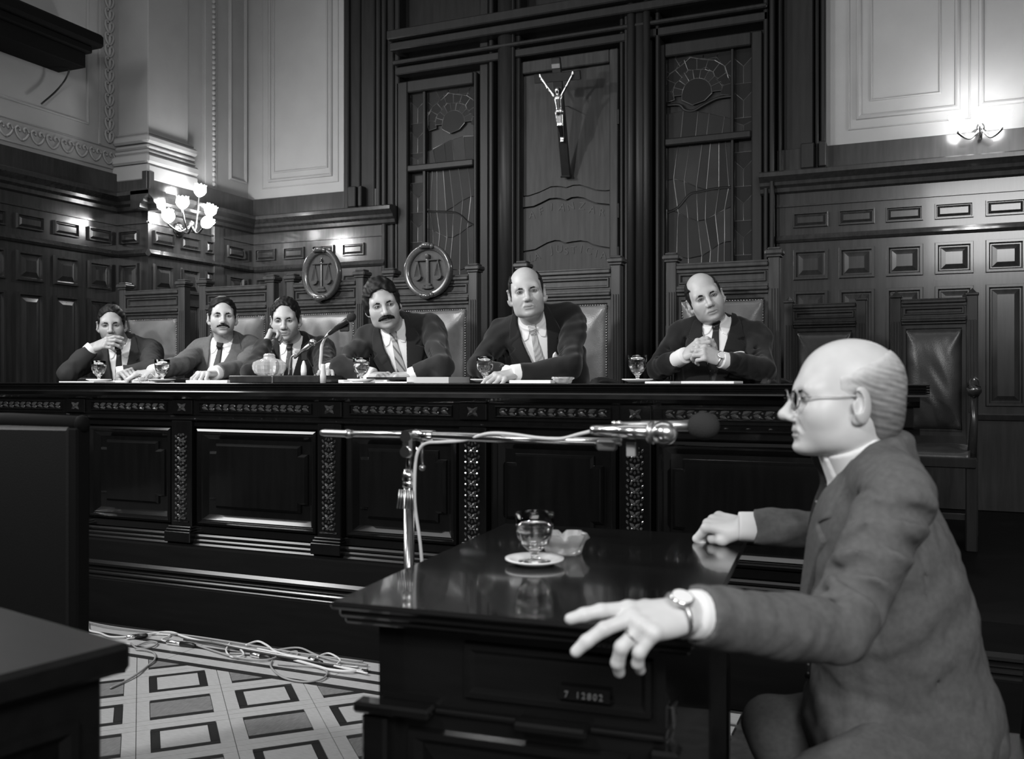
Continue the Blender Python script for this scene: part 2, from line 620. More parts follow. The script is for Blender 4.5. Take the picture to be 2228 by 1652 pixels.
# white pilaster block in the left corner with stepped base mouldings
YP = at_x(410, 300, XB).y
pil = MB().box((XA, YC, 2.60), (XB, YP, ZTOP), 0.006)
obj('pilaster_shaft', pil, M_PLASTER, wl)
for z0, z1, d in ((2.60, 2.72, 0.050), (2.725, 2.79, 0.058), (2.795, 2.83, 0.035), (2.835, 2.87, 0.028), (2.875, 2.93, 0.048), (2.935, 2.96, 0.02)):
    obj('base_moulding', MB().box((XA - 0.01, YC - d, z0), (XB + d, YP + 0.045 + d * 0.2, z1), 0.014), M_PLASTER, wl)
MSIDE = lambda x, y: Matrix.Translation((x, y, 0)) @ Matrix.Rotation(math.pi / 2, 4, 'Z')
XR = XB - 0.045
# recessed panel right of the beaded column
ya, yb = at_x(497, 300, XR).y, at_x(536, 300, XR).y
frame_mold(wl, MSIDE(XR, 0), ya, yb, 2.80, 4.7, 0.03, 0.02)
yc, yd = at_x(440, 300, XR).y, at_x(466, 300, XR).y
obj('column_strip', MB().box((XR - 0.01, yc, 2.64), (XR + 0.03, yd, ZTOP), 0.004), M_PLASTER, wl)
bead = MB().blob((0, 0, 0), (0.017, 0.017, 0.022), 8, 5).mesh('bead', True)
bead.materials.append(M_PLASTER)
for k in range(44):
    put('bead', bead, None, wl, (XR + 0.032, yc + (yd - yc) * 0.68, 2.72 + k * 0.040))
# leaf-scroll column, panel and frieze of the nearer left wall
yl0, yl1 = at_x(226, 200, XA).y, at_x(247, 200, XA).y
ym = (yl0 + yl1) / 2
obj('column_strip', MB().box((XA - 0.01, yl0 - 0.05, 2.86), (XA + 0.012, yl0 - 0.035, ZTOP)).box((XA - 0.01, yl1 + 0.03, 2.86), (XA + 0.012, yl1 + 0.045, ZTOP)), M_PLASTER, wl)
lf = MB()
for s in (-1, 1):
    pts = [(0, s * 0.000, -0.035), (0, s * 0.016, -0.022), (0, s * 0.030, 0.002), (0, s * 0.030, 0.026), (0, s * 0.016, 0.036), (0, s * 0.010, 0.022)]
    lf.tube(spline(pts, 3), 0.009, 6)
lf.blob((0.004, 0, 0.0), (0.012, 0.011, 0.03), 8, 5)
lfm = lf.mesh('scroll_leaf', True)
lfm.materials.append(M_PLASTER)
for k in range(22):
    put('scroll_leaf', lfm, None, wl, (XA + 0.006, ym, 2.93 + k * 0.088), scale=(1, 1.15, 1.15))
y0f, y1f = at_x(140, 300, XA).y, at_x(222, 320, XA).y
frame_mold(wl, MSIDE(XA, 0), y0f - 0.6, y1f + 0.15, 2.70, 2.86, 0.012, 0.012)
fz = MB()
for s in (-1, 1):
    fz.tube(spline([(0, 0, -0.04), (0, s * 0.03, -0.02), (0, s * 0.05, 0.02), (0, s * 0.03, 0.045), (0, s * 0.012, 0.03), (0, s * 0.02, 0.015)], 4), 0.008, 6)
fzm = fz.mesh('frieze_scroll', True)
fzm.materials.append(M_PLASTER)
for k in range(9):
    put('frieze_scroll', fzm, None, wl, (XA + 0.005, y0f - 0.45 + k * 0.118, 2.775))
frame_mold(wl, MSIDE(XA, 0), at_x(-40, 230, XA).y, at_x(193, 230, XA).y, 2.97, 4.8, 0.022, 0.012)

# ---------------------------------------------------------------- panelled dark wainscot
COF = {}


def coffer(parent, M, x0, x1, z0, z1, m):
    w, h = x1 - x0, z1 - z0
    key = (round(w, 3), round(h, 3), m.name)
    if key not in COF:
        k = min(1.0, min(w, h) / 0.2)
        mb = MB().loft(rect(-w / 2, w / 2, -h / 2, h / 2), [(0, 0), (0.004 * k, -0.020), (0.018 * k, -0.020), (0.026 * k, -0.003), (0.032 * k, -0.003), (0.062 * k, -0.018)])
        COF[key] = mb.mesh('panel')
        COF[key].materials.append(m)
    L = M @ Vector(((x0 + x1) / 2, 0, (z0 + z1) / 2))
    put('panel', COF[key], None, parent, L, M.to_euler())


def wainscot(name, label, M, x0, x1, cols, m=M_WALLWOOD, zb=0.4, ends=(0, 0)):
    """M maps (along, into wall, up); front face at local y = -0.06"""
    mb = MB(M).box((x0, -0.06, zb), (x1, 0.0, 2.40)).box((x0, -0.045, 2.40), (x1, 0.0, 2.665), 0.003)
    root = struct(obj(name, mb, m), label)
    prof = [(0.0, 2.375), (-0.062, 2.375), (-0.085, 2.385), (-0.09, 2.41), (-0.115, 2.425), (-0.12, 2.445), (-0.15, 2.465), (-0.165, 2.475), (-0.165, 2.50), (-0.14, 2.512), (0.0, 2.512)]
    obj('cornice', MB(M).sweep(prof, x0 - ends[0] * 0.10, x1 + ends[1] * 0.10), m, root)
    obj('rail', MB(M).sweep([(-0.05, 2.285), (-0.072, 2.289), (-0.072, 2.301), (-0.05, 2.305)], x0, x1), m, root)
    obj('rail', MB(M).sweep([(-0.05, 2.055), (-0.075, 2.06), (-0.088, 2.075), (-0.078, 2.09), (-0.07, 2.105), (-0.05, 2.11)], x0, x1), m, root)
    obj('rail', MB(M).sweep([(-0.05, 0.93), (-0.08, 0.94), (-0.09, 0.97), (-0.05, 0.98)], x0, x1), m, root)
    MF = M @ Matrix.Translation((0, -0.06, 0))
    for a, b in cols:
        coffer(root, MF, a, b, 2.15, 2.245, m)
        coffer(root, MF, a, b, 1.815, 2.01, m)
        coffer(root, MF, a, b, 1.02, 1.745, m)
    return root


def cols_from(x, w, pitch, n):
    return [(x + i * pitch, x + i * pitch + w) for i in range(n)]


YW = YB - 0.06
wainscot('trim_1', 'dark panelled oak wainscot right of the portal', MBACK, ux(1690, YW), 3.4, cols_from(ux(1726, YW), 0.212, 0.275, 14), ends=(1, 0))
wainscot('trim_2', 'dark panelled oak wainscot left of the portal', MBACK, XB, ux(838, YW), cols_from(ux(558, YW), 0.2, 0.28, 4), ends=(0, 1))
yB0 = at_x(333, 520, XB + 0.06).y
wainscot('trim_3', 'dark panelled oak wainscot behind the lit sconce', MSIDE(XB, 0), YC - 0.06, YB, [(yB0, yB0 + 0.2), (yB0 + 0.27, yB0 + 0.47), (yB0 + 0.53, yB0 + 0.62), (yB0 + 0.78, yB0 + 0.98)], ends=(1.05, 0))
MFACE = Matrix.Translation((0, YC, 0))
wainscot('trim_4', 'narrow dark wainscot return in the left corner', MFACE, XA, XB + 0.06, [(XA + 0.09, XB - 0.02)], ends=(0, 1.05))
yA = at_x(190, 520, XA + 0.06).y
wainscot('trim_5', 'dark panelled oak wainscot on the left wall', MSIDE(XA, 0), 0.6, YC, cols_from(yA - 0.28 * 12, 0.2, 0.28, 13))
# pale corner post of the wainscot beside the sconce
y0c, y1c = at_x(465, 500, XB + 0.07).y, at_x(487, 500, XB + 0.07).y
struct(obj('trim_6', MB().box((XB, y0c, 0.4), (XB + 0.075, y1c, 2.37), 0.004), M_WALLWOOD), 'plain corner post of the left wainscot')

# ---------------------------------------------------------------- carved wooden portal with two leaded-glass doors and the centre panel
portal = struct(obj('trim_7', MB().box((XPL, YB + 0.06, 0), (XPR, YB + 0.16, ZTOP)), M_PORTAL), 'tall dark carved portal in the middle of the back wall')


def post(px0, px1, y0, z0=0.4, z1=ZTOP, ch=0.008, name='post'):
    if px1 < 838 or px0 > 1692:
        z0 = 2.5
    return obj(name, MB().box((ux(px0, y0), y0, z0), (ux(px1, y0), YB + 0.08, z1), ch), M_PORTAL, portal)


def halfcol(px, r, y0, z0=0.4, z1=ZTOP):
    x = ux(px, y0)
    obj('column', MB().lathe([(r, z0), (r, z1)], 20, (x, y0 + r, 0)), M_PORTAL, portal, smooth=False).data.polygons.foreach_set('use_smooth', [True] * 22)


post(748, 758, 6.14); post(760, 783, 6.17); post(785, 815, 6.15); post(817, 826, 6.12); post(829, 838, 6.13); post(841, 856, 6.16)
for px0, px1 in ((759, 776), (781, 789)):
    obj('plinth_block', MB().box((ux(px0, 6.1), 6.08, 2.52), (ux(px1, 6.1), 6.2, 2.68), 0.006), M_PORTAL, portal)
post(858, 868, 6.15); post(1043, 1062, 6.15); post(1063, 1072, 6.12)
halfcol(1096, 0.072, 6.06); post(1112, 1118, 6.08); post(1120, 1131, 6.12); post(1348, 1356, 6.11); post(1358, 1366, 6.08)
halfcol(1371, 0.028, 6.04); halfcol(1390, 0.05, 6.06); halfcol(1405, 0.024, 6.04)
post(1410, 1418, 6.15); post(1425, 1434, 6.10); post(1661, 1671, 6.10); post(1674, 1684, 6.07); post(1693, 1700, 6.10); post(1704, 1770, 6.17); post(1774, 1781, 6.12); post(1785, 1796, 6.14)
obj('plinth_block', MB().box((ux(1782, 6.1), 6.07, 2.52), (ux(1798, 6.1), 6.2, 2.68), 0.006), M_PORTAL, portal)
obj('plinth_block', MB().box((ux(1742, 6.1), 6.09, 2.52), (ux(1772, 6.1), 6.2, 2.68), 0.006), M_PORTAL, portal)
for k, (z0, z1, yy) in enumerate(((3.50, 3.56, 6.10), (3.57, 3.60, 6.06), (3.66, 3.72, 6.02), (3.73, 3.80, 5.98))):
    obj('lintel_moulding', MB().box((ux(858, 6.1), yy, z0), (ux(1671, 6.1), YB + 0.07, z1), 0.008), M_PORTAL, portal)


def sg_door(name, label, xs, mirror, wav):
    """leaded-glass door: xs = (stile, main0, main1, border0, border1, stile_end) left to right before mirroring"""
    x0, m0, m1, b0, b1, x1 = xs
    yb_, yg = YB + 0.05, YB + 0.01
    zt, zm1, zm0, zl = 3.37, 2.815, 2.765, 1.55
    d = struct(obj(name, MB().box((min(x0, x1), yg + 0.02, 0.42), (max(x0, x1), yb_ + 0.02, 3.46)), M_PORTAL), label)
    lo, hi = min(x0, x1), max(x0, x1)
    mlo, mhi = min(m0, m1), max(m0, m1)
    blo, bhi = min(b0, b1), max(b0, b1)
    gl, gr = min(mlo, blo), max(mhi, bhi)
    for a, b in ((lo, gl), (gr, hi)):
        obj('stile', MB().box((a, 6.15, 0.42), (b, yg + 0.03, 3.46), 0.008), M_PORTAL, d)
    for z0, z1 in ((zt, 3.46), (zm0, zm1), (1.42, zl)):
        obj('rail', MB().box((gl, 6.145, z0), (gr, yg + 0.03, z1), 0.008), M_PORTAL, d)
    mid = sorted((mlo, mhi, blo, bhi))[1:3]
    obj('mullion', MB().box((mid[0], 6.165, zl), (mid[1], yg + 0.03, zt), 0.004), M_PORTAL, d)
    obj('lower_panel', MB(Matrix.Translation((0, 6.19, 0))).loft(rect(gl + 0.02, gr - 0.02, 0.55, 1.38), [(0, 0), (0.01, -0.02), (0.03, -0.02), (0.05, 0.0), (0.11, -0.015)]), M_PORTAL, d)
    lead = MB()
    rr = random.Random(len(name) + int(mirror) * 5)

    def pane(poly, tone):
        ins = poly_offset(poly, 0.003)
        t = rr.choice((-1, 0, 0, 1))
        o = obj('pane', MB().prism(ins, yg - rr.uniform(0.002, 0.006), yg + 0.012), M_SG[max(0, min(3, tone + t))], d)
        lead.tube([(p[0], yg - 0.004, p[1]) for p in poly], 0.0032, 5, closed=True)

    W = mhi - mlo
    fx = (lambda s: mhi - s * W) if mirror else (lambda s: mlo + s * W)
    # sun with a crown of broken rays in the upper light
    cx, cz, r = 0.47, 2.815 + 0.245, 0.23 * W
    hgt = lambda s, z: (fx(s), z)
    c = (fx(cx), cz + 0.055)
    sun = [(c[0] + r * math.cos(a), c[1] + r * math.sin(a)) for a in [math.pi * k / 10 for k in range(11)]]
    lowr = [(c[0] - r, c[1] - 0.035), (c[0] - 0.3 * r, c[1] - 0.075), (c[0] + 0.5 * r, c[1] - 0.055), (c[0] + r, c[1] - 0.01)]
    pane(sun + lowr, 0)
    boxp = rect(mlo, mhi, zm1, zt)

    def clipbox(q):
        for a, b, cc in ((1, 0, mhi), (-1, 0, -mlo), (0, 1, zt), (0, -1, -zm1)):
            q = clip_half(q, a, b, cc)
            if len(q) < 3:
                return None
        return q
    na = 9
    for ring, (r0, r1) in enumerate(((1.0, 1.62), (1.62, 2.35), (2.35, 3.6))):
        off = 0.5 * (ring % 2)
        for k in range(-1, na + 1):
            a0, a1 = math.pi * (k + off) / na, math.pi * (k + 1 + off) / na
            if a0 < -0.25 or a1 > math.pi + 0.3:
                continue
            j = lambda rr_, a: (c[0] + r * rr_ * (1 + 0.06 * math.sin(7 * a + ring)) * math.cos(a), c[1] + r * rr_ * (1 + 0.06 * math.sin(7 * a + ring)) * math.sin(a))
            am = (a0 + a1) / 2
            e0 = 1.0 if ring == 0 else r0
            q = [(c[0] + r * e0 * math.cos(a0), c[1] + r * e0 * math.sin(a0)) if ring == 0 else j(r0, a0), j(r1, a0), j(r1 * 1.04, am), j(r1, a1), (c[0] + r * e0 * math.cos(a1), c[1] + r * e0 * math.sin(a1)) if ring == 0 else j(r0, a1)]
            q = clipbox(q)
            if q:
                pane(q, 0 if ring else 1)
    # figure's shoulders below the sun
    zs = [zm1, c[1] - 0.08]
    cuts = [0.0, 0.22, 0.45, 0.62, 0.85, 1.0]
    for k in range(5):
        a, b = cuts[k], cuts[k + 1]
        h0 = zs[1] - 0.06 + 0.05 * math.sin(3 * a + 1) - 0.02
        h1 = zs[1] - 0.06 + 0.05 * math.sin(3 * b + 1) - 0.02
        pane([(fx(a), zm1), (fx(b), zm1), (fx(b + (0.04 if k < 4 else 0)), h1), (fx(a + (0.04 if k else 0)), h0)], 2)
    # robe folds of the lower light
    cuts = [0.0, 0.16, 0.32, 0.5, 0.64, 0.8, 0.92, 1.0]
    lev = [zm0, 2.50, 2.30, 2.05, zl]
    for l in range(4):
        zt_, zb_2 = lev[l], lev[l + 1]
        for k in range(7):
            a, b = cuts[k], cuts[k + 1]
            w1 = lambda s, z: fx(min(1, max(0, s + (0 if s in (0, 1) else 0.05 * math.sin(9 * z + 4 * s)))))
            sl = lambda s: 0 if l in (0,) else 0.05 * math.sin(5 * s + l)
            sb = lambda s: 0 if l == 3 else 0.05 * math.sin(5 * s + l + 1)
            zA, zB, zC, zD = zb_2 + sb(a), zb_2 + sb(b), zt_ + sl(b), zt_ + sl(a)
            pane([(w1(a, zA), zA), (w1(b, zB), zB), (w1(b, zC), zC), (w1(a, zD), zD)], 2 if (k + l) % 3 else 1)
    # tulip border strip
    BW = bhi - blo
    nb = 8
    for k in range(nb):
        z0, z1 = zl + (zt - zl) * k / nb, zl + (zt - zl) * (k + 1) / nb
        if z0 < zm1 and z1 > zm0:
            if z1 - zm1 > 0.05:
                z0 = zm1
            else:
                z1 = zm0
        h = z1 - z0
        mx = (blo + bhi) / 2
        pane([(blo, z0), (mx, z0), (mx, z0 + 0.5 * h), (blo, z0 + 0.75 * h)], 2)
        pane([(mx, z0), (bhi, z0), (bhi, z0 + 0.75 * h), (mx, z0 + 0.5 * h)], 2)
        pane([(mx, z0 + 0.5 * h), (bhi, z0 + 0.75 * h), (bhi, z1), (blo, z1), (blo, z0 + 0.75 * h)], 0)
    o = obj('leading', lead, M_LEAD, d)
    o['kind'] = 'stuff'
    for pts in wav:
        q = [at_y(a, b, yg - 0.004) for a, b in pts]
        obj('saddle_bar', MB().tube(spline(q, 4), 0.009, 6), M_BAR, d)
    return d


sg_door('door_1', 'dark leaded-glass door left of the crucifix', (ux(1043, YB), ux(1036, YB), ux(930, YB), ux(924, YB), ux(893, YB), ux(869, YB)), True,
        [[(926, 461), (960, 461), (990, 463), (1004, 470), (1018, 483), (1035, 492)]])
sg_door('door_3', 'leaded-glass door right of the crucifix with a sun', (ux(1434, YB), ux(1450, YB), ux(1592, YB), ux(1598, YB), ux(1637, YB), ux(1661, YB)), False,
        [[(1452, 229), (1478, 228), (1490, 239), (1508, 241), (1530, 229), (1560, 214), (1592, 209)], [(1452, 463), (1475, 452), (1500, 424), (1520, 418), (1560, 410), (1594, 408)]])

# centre door: wavy-edged boards with raised lettering
YD = YB - 0.02
cd = struct(obj('door_2', MB().box((ux(1132, YD), YD + 0.02, 0.42), (ux(1347, YD), YB + 0.07, 3.48)), M_BAR), 'carved wooden centre door bearing the crucifix')
Zf = 7.867
wv = [[(150, 375), (240, 370), (430, 305), (620, 215), (720, 208), (800, 215), (880, 232), (1000, 190), (1120, 185), (1250, 225), (1400, 275), (1550, 285), (1640, 275)],
      [(150, 578), (330, 555), (450, 500), (600, 425), (720, 415), (800, 425), (880, 450), (980, 405), (1080, 395), (1180, 410), (1300, 460), (1400, 500), (1640, 525)],
      [(150, 1325), (350, 1290), (450, 1235), (560, 1175), (690, 1135), (770, 1140), (870, 1180), (980, 1160), (1130, 1140), (1250, 1160), (1350, 1205), (1450, 1235), (1640, 1265)]]
wcur = []
for w in wv:
    q = [at_y(1120 + a / Zf, 380 + b / Zf, YD) for a, b in w]
    wcur.append([(p.x, p.z) for p in q])
xl, xr = wcur[0][0][0], wcur[0][-1][0]
M_PANEL = mat('carved_panel_oak', 0.030, 0.42, 0.2, coat=0.0, grain=0.3, gscale=G)


def wavy(top, bot):
    g = 0.006
    t = [(x, z - g) for x, z in top]
    b = [(x, z + g) for x, z in bot]
    for p in (t, b):
        p[0] = (xl, p[0][1]); p[-1] = (xr, p[-1][1])
    return b + t[::-1]


flat = lambda z: [(xl, z), (xr, z)]
obj('board', MB().prism(wavy(flat(3.385), wcur[0]), YD, YD + 0.03), M_PANEL, cd)
obj('board', MB().prism(wavy(wcur[0], wcur[1]), YD - 0.012, YD + 0.03), M_PANEL, cd)
obj('board', MB().prism(wavy(wcur[1], wcur[2]), YD - 0.004, YD + 0.03), M_PANEL, cd)
obj('board', MB().prism(wavy(wcur[2], flat(1.2)), YD - 0.004, YD + 0.03), M_PANEL, cd)
for a, b in ((ux(1132, YD), xl), (xr, ux(1347, YD))):
    obj('stile', MB().box((a, YD - 0.03, 0.42), (b, YD + 0.03, 3.48), 0.007), M_PANEL, cd)
obj('rail', MB().box((xl, YD - 0.03, 3.39), (xr, YD + 0.03, 3.48), 0.007), M_PANEL, cd)
obj('rail', MB().box((xl, YD - 0.02, 0.42), (xr, YD + 0.03, 1.19), 0.007), M_PANEL, cd)
for z in (3.0, 2.35, 2.05):
    obj('hinge', MB().lathe([(0.008, -0.05), (0.008, 0.05)], 8, (ux(1348, YD), YD - 0.03, z)), M_BAR, cd)


def letters(text, xs, zs, rots, h, y, m, parent):
    for ch, x, z, r in zip(text, xs, zs, rots):
        if ch == ' ':
            continue
        cu = bpy.data.curves.new('letter', 'FONT')
        cu.body = ch
        cu.size = h * 1.35
        cu.extrude = 0.003
        cu.align_x = 'CENTER'
        tmp = bpy.data.objects.new('letter_tmp', cu)
        COL.objects.link(tmp)
        dg = bpy.context.evaluated_depsgraph_get()
        me = bpy.data.meshes.new_from_object(tmp.evaluated_get(dg))
        bpy.data.objects.remove(tmp)
        bpy.data.curves.remove(cu)
        me.name = 'letter'
        me.materials.clear()
        o = put('letter', me, m, parent, (x, y, z), (math.pi / 2, r, 0))


def along(cur, text, x0, x1, drop):
    n = len(text)
    xs, zs, rs = [], [], []
    for i in range(n):
        x = x0 + (x1 - x0) * (i + 0.5) / n
        for k in range(len(cur) - 1):
            if cur[k][0] <= x <= cur[k + 1][0]:
                t = (x - cur[k][0]) / (cur[k + 1][0] - cur[k][0])
                z = cur[k][1] + t * (cur[k + 1][1] - cur[k][1])
                sl = math.atan2(cur[k + 1][1] - cur[k][1], cur[k + 1][0] - cur[k][0])
                break
        xs.append(x); zs.append(z - drop); rs.append(-sl * 0.6)
    return xs, zs, rs


M_LETTER = mat('letter_oak', 0.055, 0.45, 0.2, grain=0.3, gscale=G)
W_ = xr - xl
a, b, c = along(wcur[1], 'AFIANZAR', xl + 0.05 * W_, xr - 0.04 * W_, 0.082)
letters('AFIANZAR', a, b, c, 0.055, YD - 0.005, M_LETTER, cd)
a, b, c = along(wcur[2], 'LA JUSTICIA', xl + 0.05 * W_, xr - 0.04 * W_, 0.082)
letters('LA JUSTICIA', a, b, c, 0.055, YD - 0.005, M_LETTER, cd)

# ---------------------------------------------------------------- dais
dais = struct(obj('floor_dais', MB().box((-5.3, 3.345, 0), (3.4, 6.2, 0.395)), M_DAIS), 'raised dark wooden dais under the judges')
obj('riser', MB().box((-5.3, 3.33, 0), (3.4, 3.345, 0.212), 0.002), M_DAIS, dais)


def bead_prof(y, z0, z1, d):
    n = 6
    return [(y, z0)] + [(y - d * math.sin(math.pi * (k + 0.5) / n), z0 + (z1 - z0) * (1 - math.cos(math.pi * (k + 0.5) / n)) / 2) for k in range(n)] + [(y, z1)]


def cham_prof(y, z0, z1, d):
    h = z1 - z0
    return [(y, z0), (y - d, z0), (y - d, z1 - d * 0.97), (y - 0.001, z1), (y, z1)] if h > d else [(y, z0), (y - d, z0), (y - d, z0 + 0.1 * h), (y - d + 0.9 * h, z1), (y, z1)]


for z0, z1, d in ((0.212, 0.226, 0.007), (0.234, 0.250, 0.009), (0.253, 0.263, 0.006), (0.276, 0.300, 0.014)):
    obj('nosing', MB().sweep(cham_prof(3.345, z0, z1, d), -5.3, 3.4), M_NOSING, dais)
# ================================================================ judges' bench
YF = 3.42
BX0, BX1 = -4.75, 0.055
bench = thing('judges_bench', 'long dark carved mahogany bench the six men sit behind', 'bench', (-2.3, 3.7, 0.395))
obj('front_board', MB().box((BX0, YF + 0.05, 0.395), (BX1 - 0.03, YF + 0.075, 1.12)).box((BX0, YF + 0.03, 0.93), (BX1 - 0.03, YF + 0.05, 1.12)), M_BENCH, bench)
obj('end_board', MB().box((BX1 - 0.06, YF + 0.03, 0.395), (BX1 - 0.02, 3.90, 1.12), 0.004), M_BENCH, bench)
top = obj('worktop', MB().box((BX0, 3.36, 1.122), (BX1 + 0.02, 3.92, 1.160), 0.004).box((BX0, 3.35, 1.156), (BX1 + 0.03, 3.93, 1.164), 0.003), M_BENCH, bench)
for z0, z1, d in ((1.121, 1.129, 0.016), (1.131, 1.137, 0.008), (1.139, 1.145, 0.008), (1.147, 1.155, 0.010)):
    obj('reed_moulding', MB().sweep(cham_prof(3.362, z0, z1, d), BX0, BX1 + 0.03), M_BENCH, top)
obj('cove', MB().sweep([(YF + 0.03, 1.083), (3.415, 1.083), (3.40, 1.09), (3.385, 1.105), (3.378, 1.122), (YF + 0.03, 1.122)], BX0, BX1), M_BENCH, bench)
obj('frieze_board', MB().box((BX0, YF, 1.012), (BX1 - 0.02, YF + 0.03, 1.083)), M_BENCH, bench)
obj('frieze_rail', MB().sweep(cham_prof(YF + 0.005, 0.988, 1.012, 0.020), BX0, BX1), M_BENCH, bench)
obj('frieze_rail', MB().box((BX0, YF + 0.005, 0.955), (BX1 - 0.02, YF + 0.03, 0.990), 0.003), M_BENCH, bench)
for z0, z1, d, c_ in ((0.395, 0.411, 0.030, 0.008), (0.413, 0.429, 0.020, 0.007), (0.433, 0.450, 0.011, 0.008)):
    obj('plinth_moulding', MB().sweep([(YF, z0), (YF - d, z0), (YF - d, z1 - c_), (YF - d + c_, z1), (YF, z1)], BX0, BX1), M_NOSING, bench)
obj('bottom_rail', MB().box((BX0, YF + 0.005, 0.452), (BX1 - 0.02, YF + 0.03, 0.486), 0.003), M_BENCH, bench)

# carved leaf shapes shared by all pilasters and the frieze
def leaf(mb, x, z, ang, l, w, t, y=0.0):
    c, s = math.cos(ang), math.sin(ang)
    pts = [(0, 0), (0.3, 0.5), (0.62, 0.42), (1, 0), (0.62, -0.42), (0.3, -0.5)]
    n = len(pts)
    rim = [(x + (p[0] * l) * c - p[1] * w * s, y, z + (p[0] * l) * s + p[1] * w * c) for p in pts]
    m0 = (x + 0.25 * l * c, y - t, z + 0.25 * l * s)
    m1 = (x + 0.72 * l * c, y - t * 0.7, z + 0.72 * l * s)
    mb.add(rim + [m0, m1], [(0, 1, 6), (1, 2, 7, 6), (2, 3, 7), (3, 4, 7), (4, 5, 6, 7), (5, 0, 6)])


unit = MB()
for sx in (-1, 1):
    leaf(unit, sx * 0.002, -0.012, math.radians(90 - sx * 48), 0.026, 0.016, 0.011)
    leaf(unit, sx * 0.002, -0.012, math.radians(-90 + sx * 62), 0.018, 0.012, 0.008)
    leaf(unit, sx * 0.018, 0.012, math.radians(90 + sx * 30), 0.016, 0.010, 0.009)
    unit.blob((sx * 0.026, -0.004, -0.014), (0.0065, 0.006, 0.006), 6, 4)
    leaf(unit, sx * 0.034, 0.016, math.radians(-90 - sx * 25), 0.020, 0.010, 0.008)
unit.blob((0, -0.006, -0.012), (0.007, 0.006, 0.007), 6, 4)
leaf(unit, 0, 0.006, math.radians(90), 0.018, 0.010, 0.009)
unit_me = unit.mesh('carved_leaf')
unit_me.materials.append(M_CARVE)
lv = MB()
leaf(lv, -0.018, 0, math.radians(22), 0.040, 0.022, 0.011)
leaf(lv, -0.018, -0.006, math.radians(-18), 0.034, 0.016, 0.008)
lv.blob((0.016, -0.004, -0.008), (0.005, 0.005, 0.005), 6, 4)
lv_me = lv.mesh('carved_leaf')
lv_me.materials.append(M_CARVE)
ro = MB()
for k in range(4):
    leaf(ro, 0, 0, math.radians(45 + 90 * k), 0.036, 0.020, 0.012)
    leaf(ro, 0, 0, math.radians(90 * k), 0.020, 0.012, 0.010)
ro.blob((0, -0.008, 0), (0.008, 0.007, 0.008), 8, 4)
ro_me = ro.mesh('rosette')
ro_me.materials.append(M_CARVE)

PXP = [(150, 172), (377, 408), (695, 733), (1010, 1042), (1365, 1396)]
cent = [(ux(a, YF - 0.02) + ux(b, YF - 0.02)) / 2 for a, b in PXP]
pitch_b = (cent[-1] - cent[0]) / 4
cent = [cent[0] - pitch_b] + cent + [BX1 - 0.08]
for x in cent:
    p = obj('pilaster', MB().box((x - 0.062, YF - 0.015, 0.395), (x + 0.062, YF + 0.03, 0.985), 0.004), M_BENCH, bench)
    obj('pilaster_base', MB().box((x - 0.078, YF - 0.045, 0.412), (x + 0.078, YF + 0.02, 0.462), 0.003).box((x - 0.074, YF - 0.038, 0.462), (x + 0.074, YF + 0.02, 0.474), 0.004).box((x - 0.070, YF - 0.030, 0.474), (x + 0.070, YF + 0.02, 0.486), 0.004), M_BENCH, p)
    obj('pilaster_moulding', MB().sweep(bead_prof(YF - 0.014, 0.502, 0.510, 0.008), x - 0.045, x + 0.045), M_BENCH, p)
    for k in range(9):
        o = put('carved_leaf', unit_me, None, p, (x, YF - 0.0155, 0.536 + k * 0.0455))
    b = obj('frieze_block', MB().box((x - 0.062, YF - 0.012, 1.014), (x + 0.062, YF + 0.02, 1.082), 0.003), M_BENCH, bench)
    put('rosette', ro_me, None, b, (x, YF - 0.0125, 1.048), scale=(0.95, 1, 0.75))

for i in range(len(cent) - 1):
    x0, x1 = cent[i] + 0.062, cent[i + 1] - 0.062
    if x1 - x0 < 0.2:
        continue
    fs = obj('frieze_strip', MB(Matrix.Translation((0, YF, 0))).loft(rect(x0 + 0.035, x1 - 0.035, 1.026, 1.072), [(0, 0), (0.001, -0.008), (0.005, -0.008), (0.006, -0.001)]), M_BENCH, bench)
    nx = int((x1 - x0 - 0.1) / 0.040)
    for k in range(nx):
        put('carved_leaf', lv_me, None, fs, (x0 + 0.05 + (k + 0.5) * (x1 - x0 - 0.1) / nx, YF - 0.0015, 1.049), (0, 0, 0), (1, 1, 1 if k % 2 else -0.9))
    pn = obj('panel', MB(Matrix.Translation((0, YF + 0.02, 0))).loft(rect(x0 + 0.015, x1 - 0.015, 0.490, 0.950), [(0, 0), (0.003, -0.02), (0.014, -0.026), (0.024, -0.012), (0.030, -0.012), (0.052, 0.010)], cap=True), M_BENCH, bench)
    a, b, n = x0 + 0.075, x1 - 0.075, 0.038
    zt, zb = 0.880, 0.575
    q = [(a + n, zb), (b - n, zb), (b - n, zb + n), (b, zb + n), (b, zt - n), (b - n, zt - n), (b - n, zt), (a + n, zt), (a + n, zt - n), (a, zt - n), (a, zb + n), (a + n, zb + n)]
    obj('raised_field', MB(Matrix.Translation((0, YF + 0.03, 0))).loft(q, [(0, 0), (0.001, -0.008), (0.012, -0.0185)]), M_BENCH, pn)

